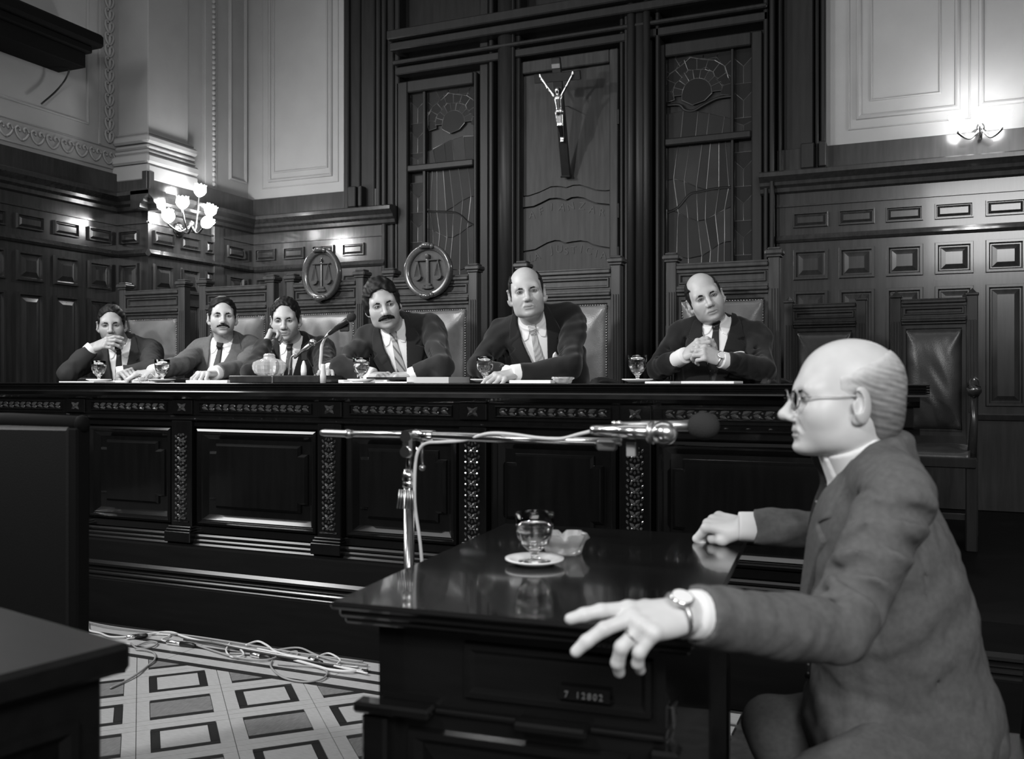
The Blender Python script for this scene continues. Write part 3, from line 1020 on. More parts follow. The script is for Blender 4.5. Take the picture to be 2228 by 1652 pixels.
# ================================================================ high-backed chairs
def pad_mesh(w, h, bulge, seed, nx=22, nz=26, horizontal=False):
    """buttonless leather cushion, front towards -y, centred"""
    r = random.Random(seed)
    ph = [(r.uniform(5, 14), r.uniform(5, 14), r.uniform(0, 6)) for _ in range(4)]
    vs, fs = [], []
    for j in range(nz + 1):
        for i in range(nx + 1):
            u, v = -1 + 2 * i / nx, -1 + 2 * j / nz
            b = (1 - abs(u) ** 3.2) * (1 - abs(v) ** 3.2)
            cr = (abs(u) * abs(v)) ** 2.0
            y = -bulge * b ** 0.7 - 0.010 * cr * math.exp(-((abs(abs(u) - abs(v))) * 7) ** 2) * 2.0
            for a, c, p in ph:
                y += 0.0011 * math.sin(a * u + c * v + p) * b
            vs.append((u * w / 2, y, v * h / 2))
    for j in range(nz):
        for i in range(nx):
            k = j * (nx + 1) + i
            fs.append((k, k + 1, k + nx + 2, k + nx + 1))
    n = len(vs)
    rim = [i for i in range(nx + 1)] + [(j + 1) * (nx + 1) - 1 for j in range(1, nz + 1)] + [nz * (nx + 1) + i for i in range(nx - 1, -1, -1)] + [j * (nx + 1) for j in range(nz - 1, 0, -1)]
    vs += [(vs[i][0], 0.02, vs[i][2]) for i in rim]
    m = len(rim)
    for k in range(m):
        fs.append((rim[k], n + k, n + (k + 1) % m, rim[(k + 1) % m]))
    mb = MB()
    mb.add(vs, fs)
    return mb


def make_chair(label, xc, yc, z0, w, h, rz, wood, leath, seed, group, caps=True, nails=True):
    t = thing('judge_chair', label, 'chair', (xc, yc, z0), rz, group)
    pw = 0.052
    X = w / 2 - pw / 2
    k = (h - 0.45) / 0.94
    Z = lambda z: 0.45 + (z - 0.45) * k            # heights above the seat stretch with the back
    for s in (-1, 1):
        mb = MB().box((s * X - pw / 2, -0.028, 0.0), (s * X + pw / 2, 0.028, Z(1.345)), 0.004)
        p = obj('post', mb, wood, t, world=False)
        fl_ = MB()
        for q in (-1, 0, 1):
            fl_.box((s * X + q * 0.013 - 0.0042, -0.033, 0.62), (s * X + q * 0.013 + 0.0042, -0.027, Z(1.20)), 0.002)
        obj('fluting', fl_, wood, p, world=False)
        if caps:
            obj('cap', MB().box((s * X - 0.033, -0.034, Z(1.345)), (s * X + 0.033, 0.034, Z(1.355)), 0.002).box((s * X - 0.042, -0.042, Z(1.355)), (s * X + 0.042, 0.042, Z(1.378)), 0.006).box((s * X - 0.03, -0.03, Z(1.378)), (s * X + 0.03, 0.03, Z(1.39)), 0.005), wood, p, world=False)
        else:
            obj('cap', MB().box((s * X - 0.03, -0.032, Z(1.345)), (s * X + 0.03, 0.032, Z(1.36)), 0.003).lathe([(0.022, Z(1.36)), (0.0, Z(1.39))], 4, (s * X, 0, 0)), wood, p, world=False)
        obj('armrest', MB().tube(spline([(s * (X + 0.0), -0.02, 0.76), (s * (X + 0.005), -0.16, 0.77), (s * (X + 0.01), -0.30, 0.775), (s * (X + 0.01), -0.39, 0.77), (s * (X + 0.01), -0.415, 0.745), (s * (X + 0.01), -0.39, 0.73)], 4), [0.022] * 16 + [0.032] * 5, 8), wood, t, smooth=True, world=False)
        obj('arm_support', MB().tube([(s * X, -0.40, 0.42), (s * (X + 0.01), -0.39, 0.6), (s * (X + 0.01), -0.36, 0.76)], [0.022, 0.016, 0.022], 8), wood, t, smooth=True, world=False)
        obj('leg', MB().box((s * X - 0.025, -0.49, 0.0), (s * X + 0.025, -0.44, 0.42), 0.006), wood, t, world=False)
    xi = X - pw / 2
    tr = obj('top_rail', MB().box((-xi, -0.022, Z(1.29)), (xi, 0.022, Z(1.305))).box((-xi, -0.036, Z(1.305)), (xi, 0.03, Z(1.325)), 0.005).box((-xi, -0.026, Z(1.325)), (xi, 0.026, Z(1.335)), 0.003), wood, t, world=False)
    hp = MB(Matrix.Translation((0, -0.012, 0))).loft(rect(-xi, xi, Z(1.225), Z(1.295)), [(0, 0.02), (0, 0), (0.010, 0), (0.013, -0.010), (0.018, -0.010), (0.024, 0.004)])
    obj('crest_panel', hp, wood, t, world=False)
    obj('mid_rail', MB().box((-xi, -0.024, Z(1.180)), (xi, 0.024, Z(1.195)), 0.003).box((-xi, -0.038, Z(1.195)), (xi, 0.024, Z(1.211)), 0.005).box((-xi, -0.028, Z(1.211)), (xi, 0.024, Z(1.226)), 0.003), wood, t, world=False)
    obj('back_frame', MB(Matrix.Translation((0, -0.01, 0))).loft(rect(-xi, xi, 0.50, Z(1.180)), [(0, 0.03), (0, 0), (0.020, 0), (0.026, 0.008)], cap=True), wood, t, world=False)
    lw, lz0, lz1 = 2 * (xi - 0.024), 0.535, Z(1.180) - 0.030
    me = pad_mesh(lw, lz1 - lz0, 0.034, seed).mesh('back_pad', True)
    pad = put('back_pad', me, leath, t, (0, -0.006, (lz0 + lz1) / 2))
    if nails:
        nb = MB()
        r_ = 0.0042
        zz = lz0
        while zz < lz1:
            for s in (-1, 1):
                nb.blob((s * (lw / 2 - 0.002), -0.010, zz), (r_, r_, r_), 6, 4)
            zz += 0.0135
        xx = -lw / 2
        while xx < lw / 2:
            nb.blob((xx, -0.010, lz1), (r_, r_, r_), 6, 4)
            xx += 0.0135
        o = obj('nail_heads', nb, M_BRASS, t, smooth=True, world=False)
        o['kind'] = 'stuff'
    obj('seat_frame', MB().box((-X - 0.02, -0.50, 0.38), (X + 0.02, 0.0, 0.43), 0.006), wood, t, world=False)
    sm = pad_mesh(2 * X - 0.01, 0.47, 0.03, seed + 50).mesh('seat_pad', True)
    put('seat_pad', sm, leath, t, (0, -0.26, 0.445), (-math.pi / 2, 0, 0))
    obj('stretcher', MB().box((-X, -0.475, 0.14), (X, -0.455, 0.17), 0.003), wood, t, world=False)
    return t


YCH = 4.46
ZD = 0.395
spec = [((264, 410), 'tall oak chair with brown leather back, leftmost in the row', 0),
        ((437, 604), 'tall oak chair behind the man with moustache and grey suit', 0),
        ((624, 802), 'tall oak chair carved with an oval scales medallion, tilted shadow on its leather', -3),
        ((840, 1046), 'tall oak chair crowned by a round scales medallion behind the man in striped tie', 0),
        ((1125, 1357), 'tall oak chair with bright leather under the crucifix', 0),
        ((1448, 1702), 'tall oak chair behind the bald man with clasped hands', 0)]
chairs = []
HT = 1.80 - ZD
for i, ((a, b), lab, rot) in enumerate(spec):
    xa, xb = ux(a, YCH), ux(b, YCH)
    chairs.append(make_chair(lab, (xa + xb) / 2, YCH, ZD, (xb - xa) * 0.97, HT, math.radians(rot), M_CHAIR, M_LEATHER, 10 + i, 'high-backed chairs behind the bench'))
for (a, b), ytop, yy, lab, sd in (((1706, 1886), 642, 5.35, 'lower empty dark chair with black leather in front of the panelling', 31), ((1938, 2128), 630, 5.15, 'empty dark chair with black leather back right of the bald witness', 32)):
    xa, xb = ux(a, yy), ux(b, yy)
    h = at_y((a + b) / 2, ytop, yy).z - ZD
    chairs.append(make_chair(lab, (xa + xb) / 2, yy, ZD, xb - xa, h, math.radians(-4), M_CHAIRDK, M_LEATHERDK, sd, 'empty chairs by the right panelling', caps=False, nails=False))


def medallion(chair, z, rx, rz_, solid):
    n = 40
    ring = MB()
    prof = [(0.0, 0.0), (0.002, -0.024), (0.010, -0.030), (0.020, -0.022), (0.026, -0.024), (0.034, -0.012), (0.036, 0.0)]
    el = lambda ins: [((rx - ins) * math.cos(2 * math.pi * k / n), z + (rz_ - ins) * math.sin(2 * math.pi * k / n)) for k in range(n)]
    vs, fs = [], []
    for ins, y in prof:
        vs += [(p[0], -0.04 + y, p[1]) for p in el(ins)]
    for r in range(len(prof) - 1):
        for k in range(n):
            fs.append((r * n + k, r * n + (k + 1) % n, (r + 1) * n + (k + 1) % n, (r + 1) * n + k))
    ring.add(vs, fs)
    md = obj('medallion', MB().prism(el(0.004), -0.046, -0.028), M_CHAIR, chair, world=False)
    obj('medallion_ring', ring, M_CARVE2, md, smooth=True, world=False)
    for s in (-1, 1):
        sc = MB()
        zz = z + s * (rz_ - 0.016)
        sc.tube([(-0.03, -0.066, zz), (-0.012, -0.074, zz + s * 0.006), (0.012, -0.074, zz + s * 0.006), (0.03, -0.066, zz)], [0.012, 0.017, 0.017, 0.012], 8)
        sc.blob((0.032, -0.07, zz), (0.015, 0.012, 0.015), 8, 5)
        sc.blob((-0.032, -0.07, zz), (0.013, 0.011, 0.013), 8, 5)
        obj('scroll', sc, M_CARVE2, md, smooth=True, world=False)
    y = -0.056 if solid else -0.052
    w, h = rx - 0.045, rz_ - 0.05
    sc = MB()
    ps = 0.012 if solid else 0.006
    sc.tube([(0, y, z - h), (0, y, z + h * 0.62), (0, y, z + h * 0.95)], [ps, ps * 0.8, ps * 0.5], 8)
    sc.blob((0, y - 0.004, z + h * 0.8), (0.014, 0.012, 0.016) if solid else (0.008, 0.008, 0.01), 8, 5)
    sc.box((-0.032, y - 0.008, z - h), (0.032, y + 0.008, z - h + 0.014), 0.004).box((-0.022, y - 0.008, z - h + 0.014), (0.022, y + 0.008, z - h + 0.03), 0.004)
    obj('scales_pillar', sc, M_CARVE2, md, smooth=False, world=False)
    obj('scales_beam', MB().box((-w * 0.74, y - 0.007, z + h * 0.56), (w * 0.74, y + 0.007, z + h * 0.64), 0.003), M_CARVE2, md, world=False)
    for s in (-1, 1):
        x = s * w * (0.62 if solid else 0.55)
        zp = z - h * (0.30 if solid else 0.36)
        pn = MB()
        for q in (-1, 1):
            pn.tube([(x, y, z + h * 0.56), (x + q * 0.021, y - 0.002, zp)], 0.0025 if not solid else 0.004, 5)
        pn.prism([(x - 0.027, zp), (x + 0.027, zp), (x + 0.020, zp - 0.014), (x + 0.006, zp - 0.021), (x - 0.006, zp - 0.021), (x - 0.020, zp - 0.014)], y - 0.010, y + 0.006)
        obj('scale_pan', pn, M_CARVE2, md, world=False)


M_CARVE2 = mat('carved_chair_oak', 0.060, 0.2, 0.55, coat=0.5, grain=0.25, gscale=(16, 16, 16))
medallion(chairs[2], at_y(714, 599, YCH).z - ZD, 0.132, 0.150, False)
medallion(chairs[3], at_y(944, 592, YCH).z - ZD, 0.145, 0.147, True)

# ================================================================ witness table
TZ = 0.78
tA, tB, tC, tD = at_z(735, 1308, TZ), at_z(1512, 1376, TZ), at_z(1592, 1157, TZ), at_z(1104, 1140, TZ)
ex = (tB - tA); ex.z = 0
tw = ex.length
ang_t = math.atan2(ex.y, ex.x)
td = (tD - tA).length
table = thing('witness_table', 'polished dark mahogany table the witness leans on', 'table', (tA.x, tA.y, 0), ang_t)
obj('tabletop', MB().box((0, 0, TZ - 0.030), (tw, td, TZ - 0.010), 0.006).box((-0.012, -0.012, TZ - 0.014), (tw + 0.012, td + 0.012, TZ), 0.006), M_TABLE, table, world=False)
obj('top_edge', MB().box((0.008, 0.008, TZ - 0.042), (tw - 0.008, td - 0.008, TZ - 0.028), 0.005), M_TABLE, table, world=False)
bi = 0.055
obj('body', MB().box((bi, bi, 0.06), (tw - bi, td - bi, TZ - 0.04)), M_TABLE, table, world=False)
obj('apron', MB().box((bi - 0.012, bi - 0.012, TZ - 0.05), (tw - bi + 0.012, td - bi + 0.012, TZ - 0.04), 0.003), M_TABLE, table, world=False)
dr = obj('drawer', MB(Matrix.Translation((0, bi, 0))).loft(rect(bi + 0.17, tw - bi - 0.02, TZ - 0.165, TZ - 0.065), [(0, 0), (0.003, -0.012), (0.012, -0.012), (0.02, -0.004)]), M_TABLE, table, world=False)
obj('carved_rail', MB().box((bi - 0.035, bi - 0.04, TZ - 0.205), (bi + 0.115, bi, TZ - 0.185), 0.005).box((bi + 0.115, bi - 0.012, TZ - 0.200), (bi + 0.27, bi, TZ - 0.190), 0.003).box((bi + 0.27, bi - 0.035, TZ - 0.205), (bi + 0.40, bi, TZ - 0.187), 0.005).box((bi + 0.40, bi - 0.012, TZ - 0.200), (tw - bi, bi, TZ - 0.190), 0.003), M_TABLE, table, world=False)
obj('lower_panel', MB(Matrix.Translation((0, bi, 0))).loft(rect(bi + 0.06, tw - bi - 0.06, 0.14, TZ - 0.23), [(0, 0), (0.004, -0.014), (0.016, -0.014), (0.028, 0.0), (0.06, -0.008)]), M_TABLE, table, world=False)
for x in (bi, tw - bi):
    for y in (bi, td - bi):
        obj('leg', MB().box((x - 0.025, y - 0.025, 0.0), (x + 0.025, y + 0.025, TZ - 0.21), 0.006), M_TABLE, table, world=False)
obj('base', MB().box((bi - 0.03, bi - 0.03, 0.0), (tw - bi + 0.03, td - bi + 0.03, 0.06), 0.006), M_TABLE, table, world=False)
M_NUM = mat('number_paint', 0.16, 0.7)
numr = put('number_plate', MB().box((-0.045, -0.001, -0.010), (0.045, 0.001, 0.013), 0.0005).mesh('number_plate'), M_TABLE, table, (tw * 0.70, bi - 0.0135, TZ - 0.135))
letters('7 12802', [tw * 0.70 + (i - 3) * 0.010 for i in range(7)], [TZ - 0.14] * 7, [0] * 7, 0.011, bi - 0.0148, M_NUM, table)

# dark desk corner at the lower left
LZ = 0.78
c0, c1, c2 = at_z(288, 1398, LZ), at_z(160, 1362, LZ), at_z(117, 1460, LZ)
e1 = (c1 - c0).normalized()
ang_l = math.atan2(-e1.y, -e1.x)
desk = thing('side_desk', 'dark wooden desk corner at the lower left edge', 'desk', (c0.x, c0.y, 0), ang_l)
obj('desktop', MB().box((-1.1, -0.7, LZ - 0.045), (0, 0, LZ), 0.008), M_DESK, desk, world=False)
obj('side_panel', MB().box((-1.04, -0.64, 0.0), (-0.03, -0.03, LZ - 0.045), 0.006), M_DESK, desk, world=False)
obj('panel', MB(Matrix.Translation((-0.03, 0, 0)) @ Matrix.Rotation(math.pi / 2, 4, 'Z')).loft(rect(-0.6, -0.07, 0.1, LZ - 0.1), [(0, 0), (0.004, -0.012), (0.016, -0.012), (0.028, 0.0)]), M_DESK, desk, world=False)

M_BLACKL = mat('leather_jet', 0.008, 0.5, 0.3, bump=0.2, bscale=200)
# dark chair back behind that desk
cd_ = 2.45
pr = at_d(158, 910, cd_)
ch2 = thing('side_chair', 'dark upholstered chair back at the left edge in front of the bench', 'chair', (pr.x - 0.24, pr.y, 0), math.radians(8))
obj('backrest', MB().box((-0.24, -0.03, 0.46), (0.225, 0.03, 1.055), 0.012), M_BLACKL, ch2, world=False)
obj('top_rail', MB().tube([(-0.25, 0, 1.062), (0, 0, 1.066), (0.225, 0, 1.060), (0.245, 0, 1.06)], [0.022, 0.022, 0.022, 0.012], 10), M_BLACKMATT, ch2, smooth=True, world=False)
obj('finial', MB().blob((0.238, 0, 1.06), (0.022, 0.022, 0.024), 10, 6), M_BLACKMATT, ch2, smooth=True, world=False)
for s in (-1, 1):
    obj('post', MB().box((s * 0.225 - 0.02, -0.025, 0), (s * 0.225 + 0.02, 0.025, 1.05), 0.005), M_BLACKMATT, ch2, world=False)
    obj('leg', MB().box((s * 0.215 - 0.02, -0.45, 0), (s * 0.215 + 0.02, -0.41, 0.43), 0.005), M_BLACKMATT, ch2, world=False)
obj('seat', MB().box((-0.245, -0.46, 0.41), (0.245, 0.03, 0.48), 0.015), M_BLACKL, ch2, world=False)

# carved fan bracket on the table's right side
cbk = MB()
for k in range(7):
    a = math.radians(200 - 18 * k)
    cbk.tube([(tw - bi + 0.004, 0.10, TZ - 0.16), (tw - bi + 0.006, 0.10 - 0.035 * math.cos(a), TZ - 0.16 - 0.035 * abs(math.sin(a)))], [0.004, 0.0025], 6)
for k in range(6):
    cbk.tube([(tw - bi + 0.004, 0.085, TZ - 0.21 - 0.016 * k), (tw - bi + 0.004, 0.115, TZ - 0.205 - 0.016 * k)], 0.003, 6)
o = obj('carved_bracket', cbk, M_CARVE, table, world=False)
o['kind'] = 'stuff'
# the witness's own chair
hx_ = at_d(2040, 1525, 1.88)
wch = thing('witness_chair', 'dark wooden armless chair under the witness', 'chair', (hx_.x, hx_.y, 0), ang_t)
obj('seat', MB().box((-0.27, -0.24, 0.35), (0.22, 0.24, 0.395), 0.012), M_CHAIRDK, wch, world=False)
for sx in (-1, 1):
    for sy in (-1, 1):
        obj('leg', MB().box((sx * 0.22 - 0.022 - (0.025 if sx < 0 else 0.0), sy * 0.215 - 0.02, 0), (sx * 0.22 + 0.022 - (0.025 if sx < 0 else 0.0), sy * 0.215 + 0.02, 0.35), 0.005), M_CHAIRDK, wch, world=False)
for sy in (-1, 1):
    obj('post', MB().tube([(0.205, sy * 0.21, 0.37), (0.22, sy * 0.21, 0.7), (0.25, sy * 0.21, 1.02)], [0.02, 0.018, 0.014], 10), M_CHAIRDK, wch, smooth=True, world=False)
for z in (0.62, 0.78, 0.94):
    obj('slat', MB().box((0.205 + (z - 0.5) * 0.06, -0.2, z - 0.035), (0.225 + (z - 0.5) * 0.06, 0.2, z + 0.035), 0.005), M_CHAIRDK, wch, world=False)
# ================================================================ crucifix on the centre door
cf, ct = at_y(1231, 386, YD - 0.05), at_y(1208, 126, YD - 0.36)
ct.x = cf.x + 0.0 * (ct.x - cf.x) + (ct.x - cf.x)
cru = thing('crucifix', 'dark wooden crucifix with silver figure leaning out from the door', 'crucifix', cf)
zax = (ct - cf).normalized()
xax = Vector((1, 0, 0)); xax = (xax - zax * xax.dot(zax)).normalized()
yax = zax.cross(xax)
MC = Matrix((xax, yax, zax)).transposed().to_4x4(); MC.translation = cf
HL = (ct - cf).length
M_CROSS = mat('cross_wood', 0.014, 0.3, 0.5, grain=0.2, gscale=G)
obj('shaft', MB(MC).box((-0.031, 0.0, 0), (0.031, 0.028, HL), 0.003), M_CROSS, cru)
zbar = HL * 0.845
obj('crossbar', MB(MC).box((-0.165, -0.004, zbar - 0.03), (0.165, 0.024, zbar + 0.03), 0.003), M_CROSS, cru)
obj('plaque', MB(MC).box((-0.03, -0.010, HL * 0.915), (0.03, 0.0, HL * 0.955), 0.003), M_SILVER, cru)
obj('foot_block', MB(MC).box((-0.036, -0.012, 0.0), (0.036, 0.034, 0.012), 0.003), M_CROSS, cru)
obj('wall_hook', MB().tube([MC @ Vector((0, 0.028, HL * 0.6)), Vector((cf.x, YD + 0.01, (MC @ Vector((0, 0, HL * 0.7))).z))], 0.004, 6), M_BRASS, cru)

# ================================================================ wall sconces
tulip = MB()
tp = [(0.010, 0.0), (0.020, 0.006), (0.034, 0.020), (0.042, 0.042), (0.040, 0.062), (0.036, 0.074), (0.040, 0.086), (0.036, 0.086), (0.030, 0.072), (0.034, 0.060), (0.0, 0.02)]
n_ = 16
vs_, fs_ = [], []
for i, (r, z) in enumerate(tp):
    for k in range(n_):
        a = 2 * math.pi * k / n_
        fr = 1 + (0.09 * math.cos(4 * a) if 3 <= i <= 8 else 0)
        vs_.append((r * fr * math.cos(a), r * fr * math.sin(a), z + (0.006 * math.cos(8 * a) if 5 <= i <= 7 else 0)))
for i in range(len(tp) - 1):
    for k in range(n_):
        fs_.append((i * n_ + k, i * n_ + (k + 1) % n_, (i + 1) * n_ + (k + 1) % n_, (i + 1) * n_ + k))
tulip.add(vs_, fs_)
tul_me = tulip.mesh('glass_shade', True)
tul_me.materials.append(M_BULB)


def sconce(label, base, out, heads, energy):
    s = thing('wall_sconce', label, 'lamp', base)
    o = Vector(out)
    bp = MB()
    R = o.to_track_quat('Z', 'Y').to_matrix()
    prof = [(0.0, 0.0), (0.05, 0.0), (0.055, 0.012), (0.035, 0.022), (0.02, 0.03), (0.0, 0.05)]
    bp.M = Matrix.Translation(base) @ R.to_4x4()
    bp.lathe(prof[1:], 16)
    obj('backplate', bp, M_BRASS, s, smooth=True)
    b0 = Vector(base) + o * 0.04
    mid = b0 + o * 0.08 + Vector((0, 0, 0.03))
    obj('stem', MB().tube(spline([Vector(base) + o * 0.03, b0 + o * 0.05 + Vector((0, 0, -0.03)), mid], 5), 0.011, 8), M_BRASS, s, smooth=True)
    obj('hub', MB().blob(mid, (0.024, 0.024, 0.03), 10, 6), M_BRASS, s, smooth=True)
    for h, tilt in heads:
        h = Vector(h)
        dv = (h - mid)
        lo = mid + Vector((dv.x * 0.5, dv.y * 0.5, min(0, dv.z) - 0.045))
        arm = obj('arm', MB().tube(spline([mid, lo, h + Vector((0, 0, -0.02)), h], 5), 0.007, 7), M_BRASS, s, smooth=True)
        hz = Vector((tilt[0], tilt[1], 1)).normalized()
        g = put('glass_shade', tul_me, None, s)
        g.matrix_parent_inverse = chain_matrix(s).inverted()
        g.location = h
        g.rotation_euler = hz.to_track_quat('Z', 'Y').to_euler()
    lamp('sconce_light', 'POINT', Vector(base) + o * 0.3 + Vector((0, 0, 0.10)), energy, shadow_soft_size=0.06)
    return s


b_ = at_x(388, 500, XB + 0.061)
hd = [(at_x(433, 428, -4.80), (0.1, 0.1)), (at_x(397, 455, -4.72), (0.2, -0.2)), (at_x(452, 470, -4.80), (0.3, 0.3)), (at_x(368, 484, -4.76), (0.3, -0.5)), (at_x(440, 492, -4.66), (1.6, 0.2))]
sconce('lit five-armed brass sconce with tulip glass shades in the left corner', b_, (1, 0, 0), hd, 22)
b_ = at_y(2130, 300, YB - 0.001)
hd = [(at_y(2086, 283, 5.98), (-0.2, -0.1)), (at_y(2132, 268, 6.02), (0, 0.0)), (at_y(2178, 275, 5.98), (0.2, -0.1))]
sconce('lit brass sconce on the pale wall at the right edge', b_, (0, -1, 0), hd, 9)

# stepped dark housing fixed high on the left wall, with its lead
xk = -5.02
k0, k1, k2 = at_x(187, 148, xk), at_x(193, 130, xk), at_x(206, 113, xk)
box_ = thing('wall_box', 'black stepped box fixed high on the pale left wall', 'box', (XA, k0.y - 0.3, k0.z))
obj('housing', MB().box((XA, k0.y - 0.75, k0.z), (xk, k0.y, k0.z + 0.10), 0.004), M_BLACKMATT, box_)
obj('step', MB().box((XA, k0.y - 0.8, k0.z + 0.10), (xk + 0.03, k0.y + 0.03, k0.z + 0.15), 0.008), M_BLACKMATT, box_)
obj('lid', MB().box((XA, k0.y - 0.85, k0.z + 0.15), (xk + 0.07, k0.y + 0.10, k0.z + 0.24), 0.02), M_BLACKMATT, box_)
q = [at_x(151, 152, xk - 0.1), at_x(146, 166, xk - 0.12), at_x(136, 182, xk - 0.18), at_x(118, 202, xk - 0.2), at_x(90, 226, xk - 0.2)]
tag(obj('wall_lead', MB().tube(spline(q, 6), 0.006, 6), M_BLACK, smooth=True), 'black lead hanging below the box on the left wall', 'cable')

# ================================================================ glassware, paper and desk things
gob_o = [(0.030, 0.000), (0.031, 0.003), (0.012, 0.006), (0.007, 0.012), (0.009, 0.022), (0.016, 0.028), (0.028, 0.040), (0.034, 0.058), (0.0365, 0.080), (0.0375, 0.104)]
gob_i = [(0.0355, 0.104), (0.0345, 0.080), (0.032, 0.058), (0.026, 0.042), (0.014, 0.032), (0.0, 0.030)]
g_me = MB().lathe(gob_o + gob_i, 28).mesh('glass_bowl', True); g_me.materials.append(M_GLASS)
w_me = MB().lathe([(0.0, 0.0304), (0.014, 0.0324), (0.026, 0.0424), (0.0322, 0.058), (0.0344, 0.078), (0.0, 0.078)], 28).mesh('water', True); w_me.materials.append(M_WATER)
s_me = MB().lathe([(0.0, 0.004), (0.034, 0.004), (0.050, 0.012), (0.062, 0.014), (0.062, 0.011), (0.048, 0.006), (0.036, 0.0), (0.0, 0.0)], 32).mesh('saucer', True); s_me.materials.append(M_CHINA)


def goblet(p, label, slabel, sc=1.0, wide=1.0):
    s = tag(put('saucer', s_me, None, None, p, scale=(sc, sc, sc)), slabel, 'saucer', 'saucers under the goblets')
    t = thing('water_goblet', label, 'glass', (p[0], p[1], p[2] + 0.0045 * sc), 0, 'water goblets')
    t.scale = (sc * wide, sc * wide, sc)
    put('glass_bowl', g_me, None, t)
    put('water', w_me, None, t)


BT = 1.1645
for px, yv, who in ((215, 3.56, 'leftmost man'), (353, 3.45, 'man in the grey suit'), (786, 3.52, 'man in striped tie'), (1055, 3.54, 'man in spotted tie'), (1387, 3.56, 'man with clasped hands')):
    goblet((ux(px, yv), yv, BT + 0.004), 'water goblet on the bench in front of the %s' % who, 'white saucer under the goblet of the %s' % who)
tp_ = at_z(1163, 1228, TZ)
goblet((tp_.x, tp_.y, TZ), 'large water goblet on the witness table', 'white saucer on the polished witness table', 1.03, 1.10)


def ashtray(p, label, r, h, notch=4, flare=1.5):
    n = 32
    prof = [(r * 0.75, 0), (r * 0.8, h * 0.3), (r * 0.85, h * 0.6), (r, h), (r * 0.86, h), (r * 0.7, h * 0.45), (0.0, h * 0.35)]
    vs, fs = [(0, 0, 0)], []
    vs = []
    for i, (rr, z) in enumerate(prof):
        for k in range(n):
            a = 2 * math.pi * k / n
            w = 1 + 0.10 * math.cos(8 * a) if 2 <= i <= 4 else 1
            vs.append((rr * w * math.cos(a), rr * w * math.sin(a), z - (0.25 * h * max(0, math.cos(notch * a)) ** 6 if i in (3, 4) else 0)))
    for i in range(len(prof) - 1):
        for k in range(n):
            fs.append((i * n + k, i * n + (k + 1) % n, (i + 1) * n + (k + 1) % n, (i + 1) * n + k))
    fs.append(tuple(range(n))[::-1])
    me = MB().add(vs, fs).mesh('ashtray', True)
    return tag(put('ashtray', me, M_CRYSTAL, None, p), label, 'ashtray')


p = at_z(1226, 1203, TZ)
ash = ashtray((p.x, p.y, TZ), 'cut glass ashtray behind the goblet on the table', 0.056, 0.046)
ash.rotation_euler = (0, 0, 0.4)
ashtray((ux(1225, 3.52), 3.52, BT), 'low glass ashtray on the bench beside the spotted-tie man', 0.046, 0.026)


def sheet(px0, px1, yv, dep, th, z, label, cat='papers', m=M_PAPER, rz=0.0, n=1, name='paper_sheet'):
    x0, x1 = ux(px0, yv), ux(px1, yv)
    mb = MB().box((-(x1 - x0) / 2, -dep / 2, 0), ((x1 - x0) / 2, dep / 2, th), min(0.001, th / 3))
    o = put(name, mb.mesh(name), m, None, ((x0 + x1) / 2, yv + dep / 2, z), (0, 0, rz))
    return tag(o, label, cat, 'papers lying on the bench')


sheet(128, 204, 3.46, 0.20, 0.006, BT, 'white papers at the far left end of the bench')
sheet(224, 284, 3.60, 0.18, 0.010, BT, 'white papers beside the leftmost goblet')
sheet(285, 330, 3.46, 0.16, 0.005, BT, 'folded paper by the grey-suited man', rz=0.2)
sheet(305, 345, 3.42, 0.10, 0.004, BT, 'small white note near the second goblet', rz=-0.25)
sheet(404, 494, 3.45, 0.20, 0.012, BT, 'thin notepad in front of the moustached man in grey')
sheet(735, 838, 3.60, 0.24, 0.014, BT, 'stack of white sheets by the striped-tie man', rz=0.05)
sheet(742, 790, 3.44, 0.08, 0.004, BT, 'loose white slip beside the third goblet')
sheet(798, 892, 3.62, 0.22, 0.012, BT + 0.0142, 'dark folder lying open on the paper stack', 'folder', M_BLACK, -0.08, name='folder')
sheet(884, 974, 3.50, 0.22, 0.026, BT, 'thick bound file of grey-edged pages', 'file', M_PAPER2, 0.03, name='bound_file')
sheet(815, 882, 3.43, 0.16, 0.006, BT, 'white sheets at the bench edge before the striped tie', rz=0.06)
sheet(1108, 1198, 3.45, 0.21, 0.013, BT, 'white notepad before the man in spotted tie')
sheet(1406, 1462, 3.44, 0.20, 0.008, BT, 'white paper beside the rightmost goblet', rz=-0.06)
sheet(1482, 1597, 3.44, 0.21, 0.009, BT, 'white notepad in front of the clasped hands')

# inkstand of cut crystal on a dark base
x0, x1 = ux(497, 3.47), ux(694, 3.47)
ink = thing('inkstand', 'dark wooden desk stand with a cut crystal inkwell', 'inkstand', ((x0 + x1) / 2, 3.55, BT))
obj('base', MB().box((x0, 3.47, BT), ((x0 + x1) / 2 - 0.002, 3.66, BT + 0.034), 0.004).box(((x0 + x1) / 2 + 0.002, 3.47, BT), (x1, 3.66, BT + 0.034), 0.004), M_CHAIRDK, ink)
obj('seam', MB().box(((x0 + x1) / 2 - 0.006, 3.466, BT), ((x0 + x1) / 2 + 0.004, 3.48, BT + 0.03), 0.001), M_SILVER, ink)
xc = ux(583, 3.55)
cw = MB()
n = 36
prof = [(0.62, 0.0), (0.85, 0.010), (0.98, 0.030), (1.0, 0.048), (0.92, 0.064), (0.70, 0.074), (0.42, 0.080), (0.36, 0.088), (0.38, 0.096), (0.30, 0.103), (0.0, 0.106)]
vs, fs = [], []
